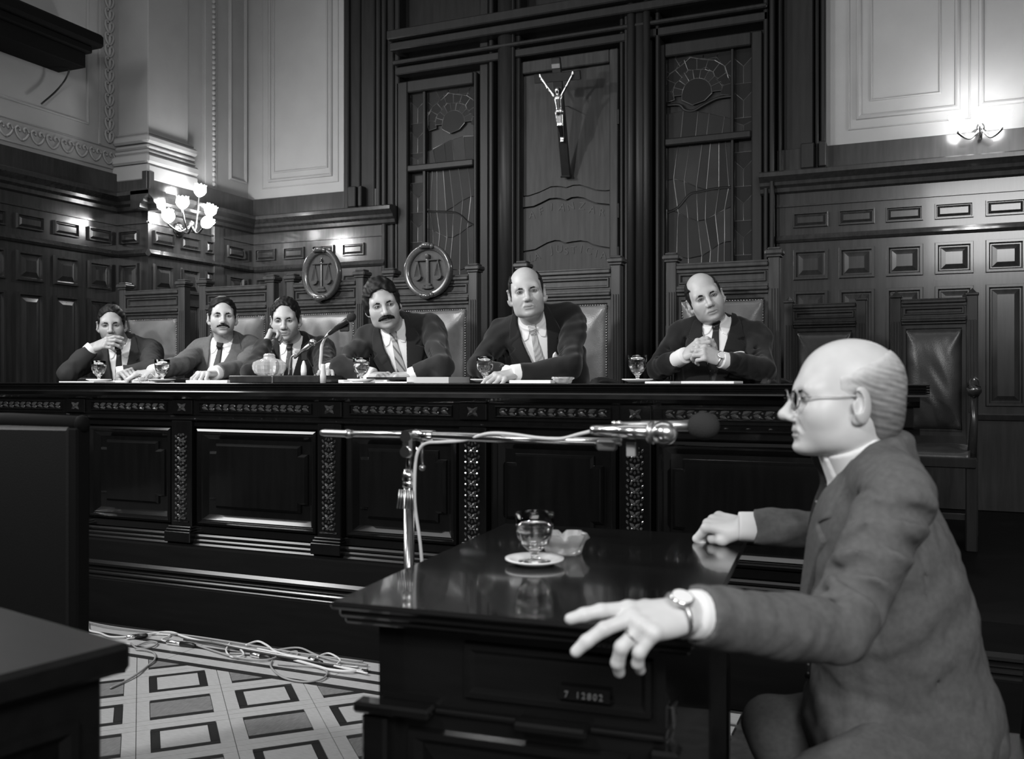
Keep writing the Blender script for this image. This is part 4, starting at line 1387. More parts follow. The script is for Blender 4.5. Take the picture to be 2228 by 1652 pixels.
for r, z in prof:
    for k in range(n):
        a = 2 * math.pi * k / n
        w = 1 + 0.10 * math.cos(9 * a) * (1 if z < 0.07 else 0.3)
        vs.append((xc + 0.082 * r * w * math.cos(a), 3.56 + 0.055 * r * w * math.sin(a), BT + 0.0345 + z))
for i in range(len(prof) - 1):
    for k in range(n):
        fs.append((i * n + k, i * n + (k + 1) % n, (i + 1) * n + (k + 1) % n, (i + 1) * n + k))
fs.append(tuple(range(n))[::-1])
obj('crystal_well', cw.add(vs, fs), M_CRYSTAL, ink, smooth=False)
xp = ux(658, 3.55)
t = tag(obj('glue_bottle', MB().lathe([(0.013, 0), (0.014, 0.02), (0.012, 0.045), (0.009, 0.052), (0.005, 0.066), (0.0, 0.07)], 14, (xp, 3.56, BT + 0.0345)), M_CHINA, smooth=True), 'small white bottle standing on the dark desk stand', 'bottle')


# ---------------------------------------------------------------- desk microphones
def mic(parent, a, b, r, head, m_body, m_head, name='microphone_body'):
    a, b = Vector(a), Vector(b)
    d = (b - a)
    obj(name, MB().tube([a, a + d * 0.08, a + d * 0.35, a + d * 0.36, b], [r * 0.75, r * 0.85, r, r * 1.15, r * 1.25], 14), m_body, parent, smooth=True)
    u = d.normalized()
    hb = MB()
    R = u.to_track_quat('Z', 'Y').to_matrix()
    hb.blob(b + u * head * 0.75, (head, head, head * 1.15), 16, 10, R)
    obj('grille', hb, m_head, parent, smooth=True)
    obj('collar', MB().tube([b - u * 0.004, b + u * 0.006], r * 1.5, 14), M_STEEL, parent, smooth=True)


yv = 3.46
base = Vector((ux(703, yv), yv, BT))
m1 = thing('gooseneck_microphone', 'black microphone on a white gooseneck by the desk stand', 'microphone', base)
obj('stem', MB().tube(spline([base, base + Vector((0, 0, 0.05)), at_y(697, 800, yv), at_y(699, 770, yv), at_y(701, 750, yv), at_y(713, 728, yv - 0.01), at_y(730, 714, yv - 0.02), at_y(742, 705, yv - 0.03)], 5), [0.009] * 9 + [0.0075] * 12 + [0.0055] * 15, 10), M_CABLEW, m1, smooth=True)
obj('foot', MB().lathe([(0.013, 0), (0.014, 0.035), (0.010, 0.055), (0.011, 0.075), (0.009, 0.085)], 14, base), M_CABLEW, m1, smooth=True)
mic(m1, at_y(716, 727, yv - 0.01), at_y(760, 694, yv - 0.05), 0.0105, 0.020, M_BLACK, M_FOAM)
obj('clip', MB().box(at_y(744, 722, yv - 0.02) - Vector((0.008, 0.01, 0)), at_y(757, 702, yv - 0.03) + Vector((0.004, 0.01, 0)), 0.004), M_BLACK, m1)
yv = 3.62
base2 = Vector((ux(628, yv), yv, BT + 0.0345))
m2 = thing('desk_microphone', 'small silver microphone slanting up beside the crystal inkwell', 'microphone', base2)
obj('stem', MB().tube(spline([base2, at_y(630, 795, yv), at_y(634, 778, yv), at_y(642, 772, yv)], 5), 0.005, 8), M_STEEL, m2, smooth=True)
mic(m2, at_y(641, 779, yv), at_y(677, 748, yv - 0.03), 0.008, 0.017, M_STEEL, M_SILVER)
obj('clip', MB().box(at_y(660, 785, yv - 0.01) - Vector((0.008, 0.008, 0)), at_y(668, 762, yv - 0.01) + Vector((0.006, 0.008, 0)), 0.003), M_BLACK, m2)
q = [at_y(716, 728, 3.45), at_y(698, 741, 3.44), at_y(676, 756, 3.43), at_y(668, 775, 3.44), at_y(680, 800, 3.45), at_y(690, 822, 3.45), Vector((ux(692, 3.45), 3.45, BT + 0.004))]
tag(obj('microphone_lead', MB().tube(spline(q, 6), 0.0022, 6), M_BLACK, smooth=True), 'thin black lead of the gooseneck microphone', 'cable')

# ---------------------------------------------------------------- boom microphone stand in front of the bench
D0 = 2.30
pv = at_d(890, 952, D0)
ms = thing('microphone_stand', 'chrome boom microphone stand between the bench and the table', 'microphone stand', (pv.x, pv.y, 0))
g0 = Vector((pv.x, pv.y, 0.0))
zc = at_d(890, 1040, D0).z
obj('upper_rod', MB().tube([Vector((pv.x, pv.y, zc)), pv], 0.0085, 14), M_STANDTUBE, ms, smooth=True)
obj('lower_tube', MB().tube([g0 + Vector((0, 0, 0.10)), Vector((pv.x, pv.y, zc))], 0.0140, 16), M_STANDTUBE, ms, smooth=True)
obj('clutch', MB().lathe([(0.010, -0.026), (0.017, -0.022), (0.017, -0.010), (0.015, -0.008), (0.018, -0.004), (0.018, 0.008), (0.012, 0.022)], 16, (pv.x, pv.y, zc)), M_CHROME, ms, smooth=True)
for k in range(3):
    a = math.radians(90 + 120 * k)
    obj('leg', MB().tube([g0 + Vector((0, 0, 0.16)), g0 + Vector((0.16 * math.cos(a), 0.16 * math.sin(a), 0.010))], 0.009, 8), M_CHROME, ms, smooth=True)
cl = MB()
for k in range(7):
    x = pv.x - 0.016 + k * 0.006
    cl.tube([(x, pv.y - 0.018, zc - 0.028), (x - 0.002 + (k - 3) * 0.0012, pv.y - 0.020, zc - 0.075)], 0.0022, 5)
obj('spring_clip', cl, M_STEEL, ms, smooth=True)
jn = MB()
jn.tube([pv + Vector((0, -0.022, -0.035)), pv + Vector((0, 0.022, -0.035))], 0.014, 14).tube([pv + Vector((0, -0.02, 0.004)), pv + Vector((0, 0.02, 0.004))], 0.015, 14).box(pv + Vector((-0.014, -0.016, -0.05)), pv + Vector((0.014, 0.016, 0.012)), 0.006)
obj('pivot', jn, M_CHROME, ms, smooth=False)
lv0 = at_d(918, 960, D0)
obj('lever', MB().tube([lv0 + Vector((-0.02, 0, 0.006)), lv0, at_d(919, 1010, D0)], 0.004, 8).blob(at_d(919, 1018, D0), (0.009, 0.009, 0.008), 10, 6), M_STEEL, ms, smooth=True)
bl, bp_, br = at_d(762, 944, 2.36), at_d(893, 946, 2.30), at_d(1352, 962, 2.02)
obj('boom', MB().tube([bl, bp_, at_d(1000, 950, 2.23), at_d(1090, 954, 2.175), at_d(1100, 955, 2.17), br], [0.0085, 0.0085, 0.0105, 0.0105, 0.0085, 0.0085], 14), M_CHROME, ms, smooth=True)
obj('counterweight', MB().tube([at_d(699, 942, 2.395), at_d(706, 942, 2.39), at_d(752, 944, 2.365), at_d(756, 944, 2.362), at_d(766, 944, 2.357)], [0.007, 0.0095, 0.0095, 0.012, 0.010], 14), M_STEEL, ms, smooth=True)
obj('boom_clamp', MB().tube([at_d(902, 946, 2.295), at_d(944, 948, 2.27)], 0.0135, 12), M_CHROME, ms, smooth=True)
obj('boom_tip', MB().box(at_d(1312, 974, 2.04) - Vector((0.012, 0.012, 0.006)), at_d(1330, 962, 2.03) + Vector((0.012, 0.012, 0.004)), 0.004), M_STEEL, ms)
obj('holder', MB().box(at_d(1356, 955, 2.0) - Vector((0, 0.014, 0.004)), at_d(1388, 932, 2.0) + Vector((0, 0.014, 0.004)), 0.004).box(at_d(1378, 992, 2.0) - Vector((0, 0.008, 0)), at_d(1388, 950, 2.0) + Vector((0, 0.008, 0)), 0.003), M_BLACK, ms)
obj('paper_tag', MB().box(at_d(1363, 993, 1.99) - Vector((0, 0.001, 0)), at_d(1384, 962, 1.99) + Vector((0, 0.001, 0)), 0.0005), M_CABLEG, ms)
ma = thing('boom_microphone', 'silver ball-headed microphone at the end of the boom', 'microphone', at_d(1360, 942, 1.97))
mic(ma, at_d(1287, 936, 2.0), at_d(1425, 942, 1.93), 0.013, 0.026, M_SILVER, M_SILVER)
obj('neck_ring', MB().tube([at_d(1415, 941, 1.935), at_d(1424, 942, 1.93)], 0.024, 14), M_STEEL, ma, smooth=True)
mb_ = thing('foam_microphone', 'microphone with a dark grey foam windshield pointing at the witness', 'microphone', at_d(1450, 925, 2.06))
mic(mb_, at_d(1335, 926, 2.12), at_d(1508, 927, 2.04), 0.010, 0.031, M_STEEL, M_FOAM)
obj('switch', MB().blob(at_d(1336, 921, 2.10), (0.006, 0.006, 0.006), 8, 5).blob(at_d(1347, 921, 2.10), (0.006, 0.006, 0.006), 8, 5), M_SILVER, mb_, smooth=True)
q = [at_d(1290, 938, 2.0), at_d(1260, 945, 2.02), at_d(1220, 955, 2.06), at_d(1170, 953, 2.12), at_d(1110, 945, 2.15), at_d(1060, 944, 2.18), at_d(1010, 958, 2.22), at_d(960, 962, 2.25), at_d(930, 964, 2.275), at_d(914, 975, 2.285), at_d(905, 1000, 2.285), at_d(902, 1060, 2.285), at_d(904, 1110, 2.285), at_d(914, 1180, 2.285), at_d(920, 1260, 2.29), at_d(925, 1400, 2.30)]
q.append(Vector((q[-1].x, q[-1].y, 0.006)))
tag(obj('boom_cable', MB().tube(spline(q, 6), 0.0042, 8), M_CABLEW, smooth=True), 'white cable wound along the boom and down the stand', 'cable')

# ---------------------------------------------------------------- cables across the parquet
CB = [([(120, 1362), (160, 1352), (185, 1347), (192, 1358), (195, 1372), (218, 1378), (240, 1386), (275, 1386), (302, 1384)], 'W', 0.0045),
      ([(302, 1386), (335, 1378), (372, 1376), (402, 1386), (450, 1398), (520, 1410), (600, 1425), (700, 1442), (790, 1462)], 'W', 0.005),
      ([(165, 1348), (230, 1362), (300, 1372), (400, 1382), (520, 1400), (640, 1420), (790, 1440)], 'G', 0.004),
      ([(330, 1380), (370, 1382), (352, 1392), (365, 1397), (375, 1399)], 'W', 0.004),
      ([(426, 1404), (470, 1418), (520, 1432), (580, 1436), (620, 1422), (646, 1418), (640, 1432), (600, 1428), (560, 1424), (500, 1422)], 'G', 0.0042),
      ([(500, 1400), (492, 1416), (505, 1430), (530, 1425), (520, 1412), (495, 1404)], 'W', 0.0042),
      ([(535, 1404), (560, 1396), (580, 1404), (600, 1418), (640, 1430), (700, 1444)], 'W', 0.005),
      ([(592, 1438), (590, 1452), (615, 1474), (660, 1484), (700, 1478), (712, 1462), (690, 1452), (640, 1448), (605, 1446)], 'G', 0.004),
      ([(640, 1436), (690, 1450), (720, 1458), (760, 1461), (800, 1456)], 'W', 0.006),
      ([(600, 1415), (650, 1410), (690, 1426), (740, 1440), (800, 1448)], 'G', 0.0045),
      ([(560, 1412), (620, 1424), (680, 1436), (740, 1452), (800, 1466)], 'W', 0.0045),
      ([(296, 1414), (318, 1415), (336, 1422), (336, 1436), (318, 1452), (300, 1466), (270, 1484), (240, 1498)], 'G', 0.0042),
      ([(285, 1400), (300, 1411), (330, 1408), (342, 1399), (325, 1396), (300, 1404)], 'G', 0.0038),
      ([(690, 1430), (715, 1422), (740, 1436), (735, 1448), (780, 1452)], 'W', 0.0042),
      ([(400, 1392), (460, 1400), (540, 1416), (640, 1434), (800, 1460)], 'D', 0.005)]
where = ['white cable bending round at the left of the parquet', 'thick white cable along the foot of the dais', 'grey cable hugging the dais riser', 'short white cable joining a plug', 'grey cable looping back over the bundle',
         'small white loop of cable near the dais', 'white cable arching over the bundle', 'large grey loop of cable on the pale boards', 'heavy white cable running under the table', 'grey cable arching towards the table',
         'straight white cable in the middle of the bundle', 'thin grey cable wandering to the lower left', 'small grey coil beside the desk corner', 'white kink of cable close to the table', 'dark cable beneath the white bundle']
lev = 0
for (pts, c, r), lab in zip(CB, where):
    lev += 1
    q = [at_z(a, b, r + 0.0006 + 0.0015 * (lev % 4) + 0.004 * abs(math.sin(1.7 * i + lev)) * (0 < i < len(pts) - 1)) for i, (a, b) in enumerate(pts)]
    tag(obj('floor_cable', MB().tube(spline(q, 6), r, 7), {'W': M_CABLEW, 'G': M_CABLEG, 'D': M_CABLED}[c], smooth=True), lab, 'cable', 'cables on the floor')
for (a, b), lab in ((((362, 1397), (425, 1405)), 'silver and black plug lying on the pale boards'), (((275, 1387), (322, 1383)), 'silver cable plug near the desk corner'), (((545, 1424), (590, 1432)), 'silver plug within the cable bundle'), (((672, 1434), (702, 1444)), 'white plug near the table')):
    A, B = at_z(*a, 0.012), at_z(*b, 0.012)
    t = thing('cable_plug', lab, 'plug', A, 0, 'cable plugs on the floor')
    m_ = (A + B) / 2
    obj('shell', MB().tube([A, A + (m_ - A) * 0.1, m_], [0.006, 0.0105, 0.0105], 12), M_SILVER, t, smooth=True)
    obj('boot', MB().tube([m_, m_ + (B - m_) * 0.8, B], [0.0115, 0.010, 0.006], 12), M_BLACK, t, smooth=True)
# ================================================================ signed-distance modelling for bodies and clothes
F32 = np.float32


class Field:
    def __init__(self, lo, hi, h):
        self.lo = np.array(lo, dtype=np.float64)
        self.h = h
        self.n = np.maximum(4, np.ceil((np.array(hi) - self.lo) / h).astype(int) + 1)
        self.ax = [(self.lo[i] + h * np.arange(self.n[i])).astype(F32) for i in range(3)]
        self.F = np.full(self.n, 1e3, dtype=F32)

    def window(self, lo, hi, pad):
        sl, cs = [], []
        for i in range(3):
            a = int(max(0, math.floor((lo[i] - pad - self.lo[i]) / self.h)))
            b = int(min(self.n[i], math.ceil((hi[i] + pad - self.lo[i]) / self.h) + 1))
            if b <= a:
                return None, None
            sl.append(slice(a, b))
            cs.append(self.ax[i][a:b])
        return tuple(sl), (cs[0][:, None, None], cs[1][None, :, None], cs[2][None, None, :])

    def copy(self):
        g = Field.__new__(Field)
        g.lo, g.h, g.n, g.ax = self.lo, self.h, self.n, self.ax
        g.F = self.F.copy()
        return g

    def blend(self, sl, d, k, op):
        A = self.F[sl]
        if op == 'add':
            if k > 0:
                hh = np.maximum(k - np.abs(A - d), 0) / k
                self.F[sl] = np.minimum(A, d) - hh * hh * (k * 0.25)
            else:
                self.F[sl] = np.minimum(A, d)
        else:
            d = -d
            if k > 0:
                hh = np.maximum(k - np.abs(A - d), 0) / k
                self.F[sl] = np.maximum(A, d) + hh * hh * (k * 0.25)
            else:
                self.F[sl] = np.maximum(A, d)

    def cone(self, a, b, ra, rb, k=0.02, op='add', flat=False, sq=None):
        a, b = np.array(a, float), np.array(b, float)
        r = max(ra, rb)
        sl, c = self.window(np.minimum(a, b) - r, np.maximum(a, b) + r, k + 3 * self.h)
        if sl is None:
            return self
        ba = b - a
        L2 = float(ba @ ba) + 1e-12
        px, py, pz = c[0] - F32(a[0]), c[1] - F32(a[1]), c[2] - F32(a[2])
        t0 = (px * F32(ba[0]) + py * F32(ba[1]) + pz * F32(ba[2])) / F32(L2)
        t = np.clip(t0, 0, 1)
        d = np.sqrt((px - t * F32(ba[0])) ** 2 + (py - t * F32(ba[1])) ** 2 + (pz - t * F32(ba[2])) ** 2) - (F32(ra) + t * F32(rb - ra))
        if flat:
            d = np.maximum(d, (t0 - 1) * F32(math.sqrt(L2)))
        self.blend(sl, d, k, op)
        return self

    def chain(self, pts, rs, k=0.02, op='add'):
        for i in range(len(pts) - 1):
            self.cone(pts[i], pts[i + 1], rs[i], rs[i + 1], k, op)
        return self

    def ell(self, c, r, k=0.02, op='add', R=None):
        c0, r = np.array(c, float), np.array(r, float)
        m = float(max(r)) if R is not None else r
        sl, c = self.window(c0 - m, c0 + m, k + 3 * self.h)
        if sl is None:
            return self
        px, py, pz = c[0] - F32(c0[0]), c[1] - F32(c0[1]), c[2] - F32(c0[2])
        if R is not None:
            R = np.array(R).T
            px, py, pz = [F32(R[i][0]) * px + F32(R[i][1]) * py + F32(R[i][2]) * pz for i in range(3)]
        k0 = np.sqrt((px / F32(r[0])) ** 2 + (py / F32(r[1])) ** 2 + (pz / F32(r[2])) ** 2)
        k1 = np.sqrt((px / F32(r[0] ** 2)) ** 2 + (py / F32(r[1] ** 2)) ** 2 + (pz / F32(r[2] ** 2)) ** 2)
        d = k0 * (k0 - 1) / np.maximum(k1, 1e-6)
        self.blend(sl, d, k, op)
        return self

    def grid(self):
        return self.ax[0][:, None, None], self.ax[1][None, :, None], self.ax[2][None, None, :]

    def wrinkle(self, amp, freq, seed, aniso=(1, 1, 1)):
        r = np.random.RandomState(seed)
        x, y, z = self.grid()
        near = np.abs(self.F) < 0.05
        acc = np.zeros(self.F.shape, dtype=F32)
        for i in range(5):
            v = r.normal(size=3) * np.array(aniso)
            v = v / np.linalg.norm(v) * freq * r.uniform(0.6, 1.6)
            acc += np.sin(x * F32(v[0]) + y * F32(v[1]) + z * F32(v[2]) + F32(r.uniform(0, 6.28)) + F32(1.5) * np.sin(x * F32(v[1] * 0.5) + z * F32(v[0] * 0.6)))
        self.F += np.where(near, acc * F32(amp / 2.2), 0)
        return self

    def poly2(self, poly):
        """2-D distance to an (x, z) outline, broadcast over y"""
        X, Z = np.meshgrid(self.ax[0].astype(float), self.ax[2].astype(float), indexing='ij')
        P = np.array(poly, float)
        d = np.full(X.shape, 1e9)
        s = np.ones(X.shape)
        n = len(P)
        for i in range(n):
            a, b = P[i], P[i - 1]
            e = b - a
            wx, wz = X - a[0], Z - a[1]
            t = np.clip((wx * e[0] + wz * e[1]) / (e @ e + 1e-12), 0, 1)
            d = np.minimum(d, (wx - e[0] * t) ** 2 + (wz - e[1] * t) ** 2)
            c1, c2, c3 = Z >= a[1], Z < b[1], e[0] * wz > e[1] * wx
            flip = (c1 & c2 & c3) | (~c1 & ~c2 & ~c3)
            s = np.where(flip, -s, s)
        return (s * np.sqrt(d)).astype(F32)[:, None, :]

    def mesh(self, M=None):
        F, h = self.F, self.h
        S = F < 0
        nx, ny, nz = F.shape
        cnt = np.zeros((nx - 1, ny - 1, nz - 1), dtype=np.int8)
        for dx in (0, 1):
            for dy in (0, 1):
                for dz in (0, 1):
                    cnt += S[dx:nx - 1 + dx, dy:ny - 1 + dy, dz:nz - 1 + dz]
        act = (cnt > 0) & (cnt < 8)
        I = np.argwhere(act)
        if len(I) == 0:
            return np.zeros((0, 3)), np.zeros((0, 4), int)
        ids = np.full(act.shape, -1, dtype=np.int64)
        ids[act] = np.arange(len(I))
        cor = [(dx, dy, dz) for dx in (0, 1) for dy in (0, 1) for dz in (0, 1)]
        f = np.stack([F[I[:, 0] + c[0], I[:, 1] + c[1], I[:, 2] + c[2]] for c in cor], 1).astype(np.float64)
        pos = np.zeros((len(I), 3))
        num = np.zeros(len(I))
        for a in range(8):
            for b in range(a + 1, 8):
                if sum(abs(cor[a][i] - cor[b][i]) for i in range(3)) != 1:
                    continue
                m = (f[:, a] < 0) != (f[:, b] < 0)
                t = np.where(m, f[:, a] / np.where(m, f[:, a] - f[:, b], 1), 0)
                ca, cb = np.array(cor[a], float), np.array(cor[b], float)
                pos += m[:, None] * (ca + t[:, None] * (cb - ca))
                num += m
        V = self.lo + h * (I + pos / num[:, None])
        Q = []
        for axis in range(3):
            sl0 = [slice(None)] * 3
            sl1 = [slice(None)] * 3
            sl0[axis], sl1[axis] = slice(0, -1), slice(1, None)
            o1, o2 = [i for i in range(3) if i != axis]
            A, B = S[tuple(sl0)], S[tuple(sl1)]
            E = np.argwhere(A != B)
            E = E[(E[:, o1] > 0) & (E[:, o2] > 0) & (E[:, o1] < F.shape[o1] - 1) & (E[:, o2] < F.shape[o2] - 1)]
            if len(E) == 0:
                continue
            ins = A[E[:, 0], E[:, 1], E[:, 2]]
            def cell(d1, d2):
                e = E.copy()
                e[:, o1] += d1
                e[:, o2] += d2
                return ids[e[:, 0], e[:, 1], e[:, 2]]
            q = np.stack([cell(-1, -1), cell(0, -1), cell(0, 0), cell(-1, 0)], 1)
            if axis == 1:
                ins = ~ins
            q[~ins] = q[~ins][:, ::-1]
            Q.append(q)
        Q = np.concatenate(Q)
        Q = Q[(Q >= 0).all(1)]
        if M is not None:
            A = np.array(M)
            V = V @ A[:3, :3].T + A[:3, 3]
        return V, Q


def relax(V, Q, n=1, f=0.5):
    for _ in range(n):
        acc = np.zeros_like(V)
        c = np.zeros(len(V))
        for i in range(4):
            j = (i + 1) % 4
            np.add.at(acc, Q[:, i], V[Q[:, j]])
            np.add.at(acc, Q[:, j], V[Q[:, i]])
            np.add.at(c, Q[:, i], 1)
            np.add.at(c, Q[:, j], 1)
        V = V + f * (acc / np.maximum(c, 1)[:, None] - V)
    return V


def np_mesh(name, parts, m, tone=None, parent=None):
    """one mesh object out of (V, Q) blocks given in hall coordinates; tone = list of per-vertex values"""
    Vs, Qs, off = [], [], 0
    for V, Q in parts:
        Vs.append(V)
        Qs.append(Q + off)
        off += len(V)
    V, Q = np.concatenate(Vs), np.concatenate(Qs)
    me = bpy.data.meshes.new(name)
    me.vertices.add(len(V))
    me.vertices.foreach_set('co', V.astype(np.float32).ravel())
    me.loops.add(4 * len(Q))
    me.loops.foreach_set('vertex_index', Q.astype(np.int32).ravel())
    me.polygons.add(len(Q))
    me.polygons.foreach_set('loop_start', np.arange(0, 4 * len(Q), 4, dtype=np.int32))
    me.update(calc_edges=True)
    me.validate()
    me.polygons.foreach_set('use_smooth', np.ones(len(me.polygons), dtype=bool))
    if tone is not None:
        at = me.attributes.new('tone', 'FLOAT', 'POINT')
        at.data.foreach_set('value', np.concatenate(tone).astype(np.float32))
    me.materials.append(m)
    o = put(name, me, None, parent)
    if parent is not None:
        o.matrix_parent_inverse = chain_matrix(parent).inverted()
    return o


def frame_from(origin, fwd, up):
    """X right, Y forward, Z up"""
    z = Vector(up).normalized()
    y = Vector(fwd)
    y = (y - z * y.dot(z)).normalized()
    x = y.cross(z)
    M = Matrix((x, y, z)).transposed().to_4x4()
    M.translation = Vector(origin)
    return M
# ================================================================ people
def sphere_np(c, r, n=14, m=20):
    th = np.linspace(0, np.pi, n + 1)
    ph = np.linspace(0, 2 * np.pi, m, endpoint=False)
    D = np.array([[(math.sin(t) * math.cos(p), math.sin(t) * math.sin(p), math.cos(t)) for p in ph] for t in th]).reshape(-1, 3)
    Q = []
    for i in range(n):
        for k in range(m):
            Q.append((i * m + k, (i + 1) * m + k, (i + 1) * m + (k + 1) % m, i * m + (k + 1) % m))
    return np.array(c) + D * r, np.array(Q), D


def head_field(P, neck, h):
    """head in its own frame: X right, Y forward, Z up, origin between the ears at eye level"""
    nb = np.array(neck)
    lo = np.minimum((-0.115, -0.135, -0.165), nb - 0.07)
    hi = np.maximum((0.115, 0.145, 0.14), nb + 0.07)
    f = Field(lo, hi, h)
    jw, fat, br = P.get('jaw', 1.0), P.get('fat', 0.0), P.get('brow', 1.0)
    f.ell((0, -0.012, 0.033), (0.074 * P.get('cw', 1), 0.098, 0.088), 0.02)
    f.ell((0, 0.030, -0.03), (0.062 * P.get('fw', 1), 0.062, 0.078), 0.035)
    f.ell((0, 0.032, -0.068), (0.052 * jw, 0.056, 0.036), 0.03)
    for s in (-1, 1):
        f.ell((s * 0.045 * jw, 0.004, -0.058), (0.013, 0.024, 0.026), 0.03)
        f.ell((s * 0.041, 0.056, -0.030), (0.026, 0.027, 0.028), 0.025)
    f.ell((0, 0.074 + P.get('chin', 0), -0.101), (0.023, 0.020, 0.016), 0.024)
    f.cone((-0.040, 0.070, 0.017), (0.040, 0.070, 0.017), 0.0155 * br, 0.0155 * br, 0.022)
    f.ell((0, 0.080, 0.018), (0.014, 0.010, 0.012), 0.015)
    for s in (-1, 1):
        f.ell((s * 0.031, 0.102, -0.002), (0.021, 0.023, 0.0140), 0.013, 'sub')
        f.ell((s * 0.031, 0.0750, -0.002), (0.0175, 0.0150, 0.0125), 0.004)
        f.ell((s * 0.031, 0.096, -0.002), (0.0150, 0.0120, 0.0049 * P.get('eye', 1.0)), 0.0012, 'sub')
    nl = P.get('nose', 1.0)
    f.cone((0, 0.083, 0.012), (0, 0.083 + 0.027 * nl, -0.034), 0.0080, 0.0105, 0.014)
    f.ell((0, 0.084 + 0.029 * nl, -0.038), (0.0105, 0.0095, 0.0090), 0.010)
    for s in (-1, 1):
        f.ell((s * 0.0135, 0.082 + 0.018 * nl, -0.042), (0.0085, 0.0115, 0.0085), 0.007)
        f.ell((s * 0.0062, 0.083 + 0.024 * nl, -0.0505), (0.0042, 0.006, 0.004), 0.002, 'sub')
    f.cone((-0.021, 0.0855, -0.0685), (0.021, 0.0855, -0.0685), 0.0056, 0.0056, 0.010)
    f.ell((0, 0.0895, -0.0675), (0.012, 0.0065, 0.006), 0.007)
    f.ell((0, 0.0868, -0.0795), (0.019, 0.0088, 0.0070), 0.008)
    f.cone((-0.016, 0.098, -0.0905), (0.016, 0.098, -0.0905), 0.0035, 0.0035, 0.012, 'sub')
    f.cone((-0.026, 0.0935, -0.0738), (0.026, 0.0935, -0.0738), 0.0026, 0.0026, 0.003, 'sub')
    for s in (-1, 1):
        f.cone((s * 0.019, 0.098, -0.043), (s * 0.034, 0.0885, -0.068), 0.0026, 0.0022, 0.008, 'sub')
        f.chain([(s * 0.016, 0.0905, -0.0125), (s * 0.028, 0.0905, -0.0185), (s * 0.043, 0.0825, -0.0145)], [0.0012, 0.0022, 0.0012], 0.004, 'sub')
    if fat:
        f.ell((0, 0.018, -0.090), (0.050 * fat, 0.050, 0.023), 0.03)
    f.cone((0, -0.026, -0.05), neck, 0.054 * P.get('nk', 1), 0.060 * P.get('nk', 1), 0.03)
    es = P.get('ear', 1.0)
    for s in (-1, 1):
        R = np.array(Matrix.Rotation(s * math.radians(-34), 3, 'Z') @ Matrix.Rotation(math.radians(-8), 3, 'X'))
        f.ell((s * 0.081, -0.009, -0.012), (0.0085, 0.021 * es, 0.034 * es), 0.006, R=R)
        f.ell((s * 0.088, 0.000, -0.007), (0.0070, 0.012 * es, 0.021 * es), 0.004, 'sub', R=R)
        f.ell((s * 0.079, 0.003, -0.016), (0.004, 0.006, 0.011), 0.005, R=R)
        f.ell((s * 0.0755, -0.002, -0.041), (0.0065, 0.009, 0.011), 0.007)
    return f


def skin_tone(V, P, base):
    """natural colouring of lips, shaven beard and cheeks, plus eye-socket shade painted on the lids (V in head frame)"""
    t = np.full(len(V), base)
    x, y, z = V[:, 0], V[:, 1], V[:, 2]
    lip = ((x / 0.025) ** 2 + ((z + 0.0738) / 0.0120) ** 2 < 1) & (y > 0.07)
    t[lip] *= 0.70
    beard = np.clip(1 - ((x / 0.062) ** 2 + ((z + 0.09) / 0.045) ** 2), 0, 1) * (y > 0.0)
    t *= 1 - P.get('stubble', 0.12) * np.minimum(1, beard * 3)
    for s in (-1, 1):
        lid = (((x - s * 0.031) / 0.024) ** 2 + ((z - 0.001) / 0.0125) ** 2 < 1) & (y > 0.05)
        t[lid] *= 0.62  # lashes and eye-socket shade painted into the lid colour
        rim = (((x - s * 0.031) / 0.0145) ** 2 + ((z + 0.002) / 0.0068) ** 2 < 1) & (y > 0.05)
        t[rim] *= 0.40
    return t


def hair_field(P, h):
    H = P['hair']
    o = H.get('off', 0.008)
    f = Field((-0.115, -0.145, -0.14), (0.115, 0.13, 0.16), h)
    f.ell((0, -0.012, 0.033), (0.074 * P.get('cw', 1) + o, 0.098 + o, 0.088 + H.get('top', o)), 0)
    f.ell((0, -0.052, -0.035), (0.062, 0.056 + o * 0.6, 0.068), 0.03)
    for c, r in H.get('add', ()):
        f.ell(c, r, 0.02)
    for c, r in H['cut']:
        f.ell(c, r, H.get('soft', 0.008), 'sub')
    x, y, z = f.grid()
    low = np.maximum(z - F32(H.get('side', -0.028)), F32(-0.022) - y + 0 * z)       # keep above the sideburn or behind the ear
    f.F = np.maximum(f.F, -np.maximum(z - F32(H.get('side', -0.028)), F32(H.get('back', -0.020)) - y))
    f.F = np.maximum(f.F, F32(-0.088) - z)
    f.F = np.maximum(f.F, y - F32(H.get('temple', 0.05)) - (z > 0.05) * F32(0.2))
    f.wrinkle(H.get('rough', 0.0016), 190, P.get('seed', 1), (1, 0.35, 0.6))
    return f


FL = {'i': (0.030, 0.088, (0.043, 0.026, 0.021)), 'm': (0.010, 0.092, (0.047, 0.030, 0.022)), 'r': (-0.010, 0.087, (0.043, 0.028, 0.022)), 'p': (-0.029, 0.079, (0.034, 0.021, 0.019))}


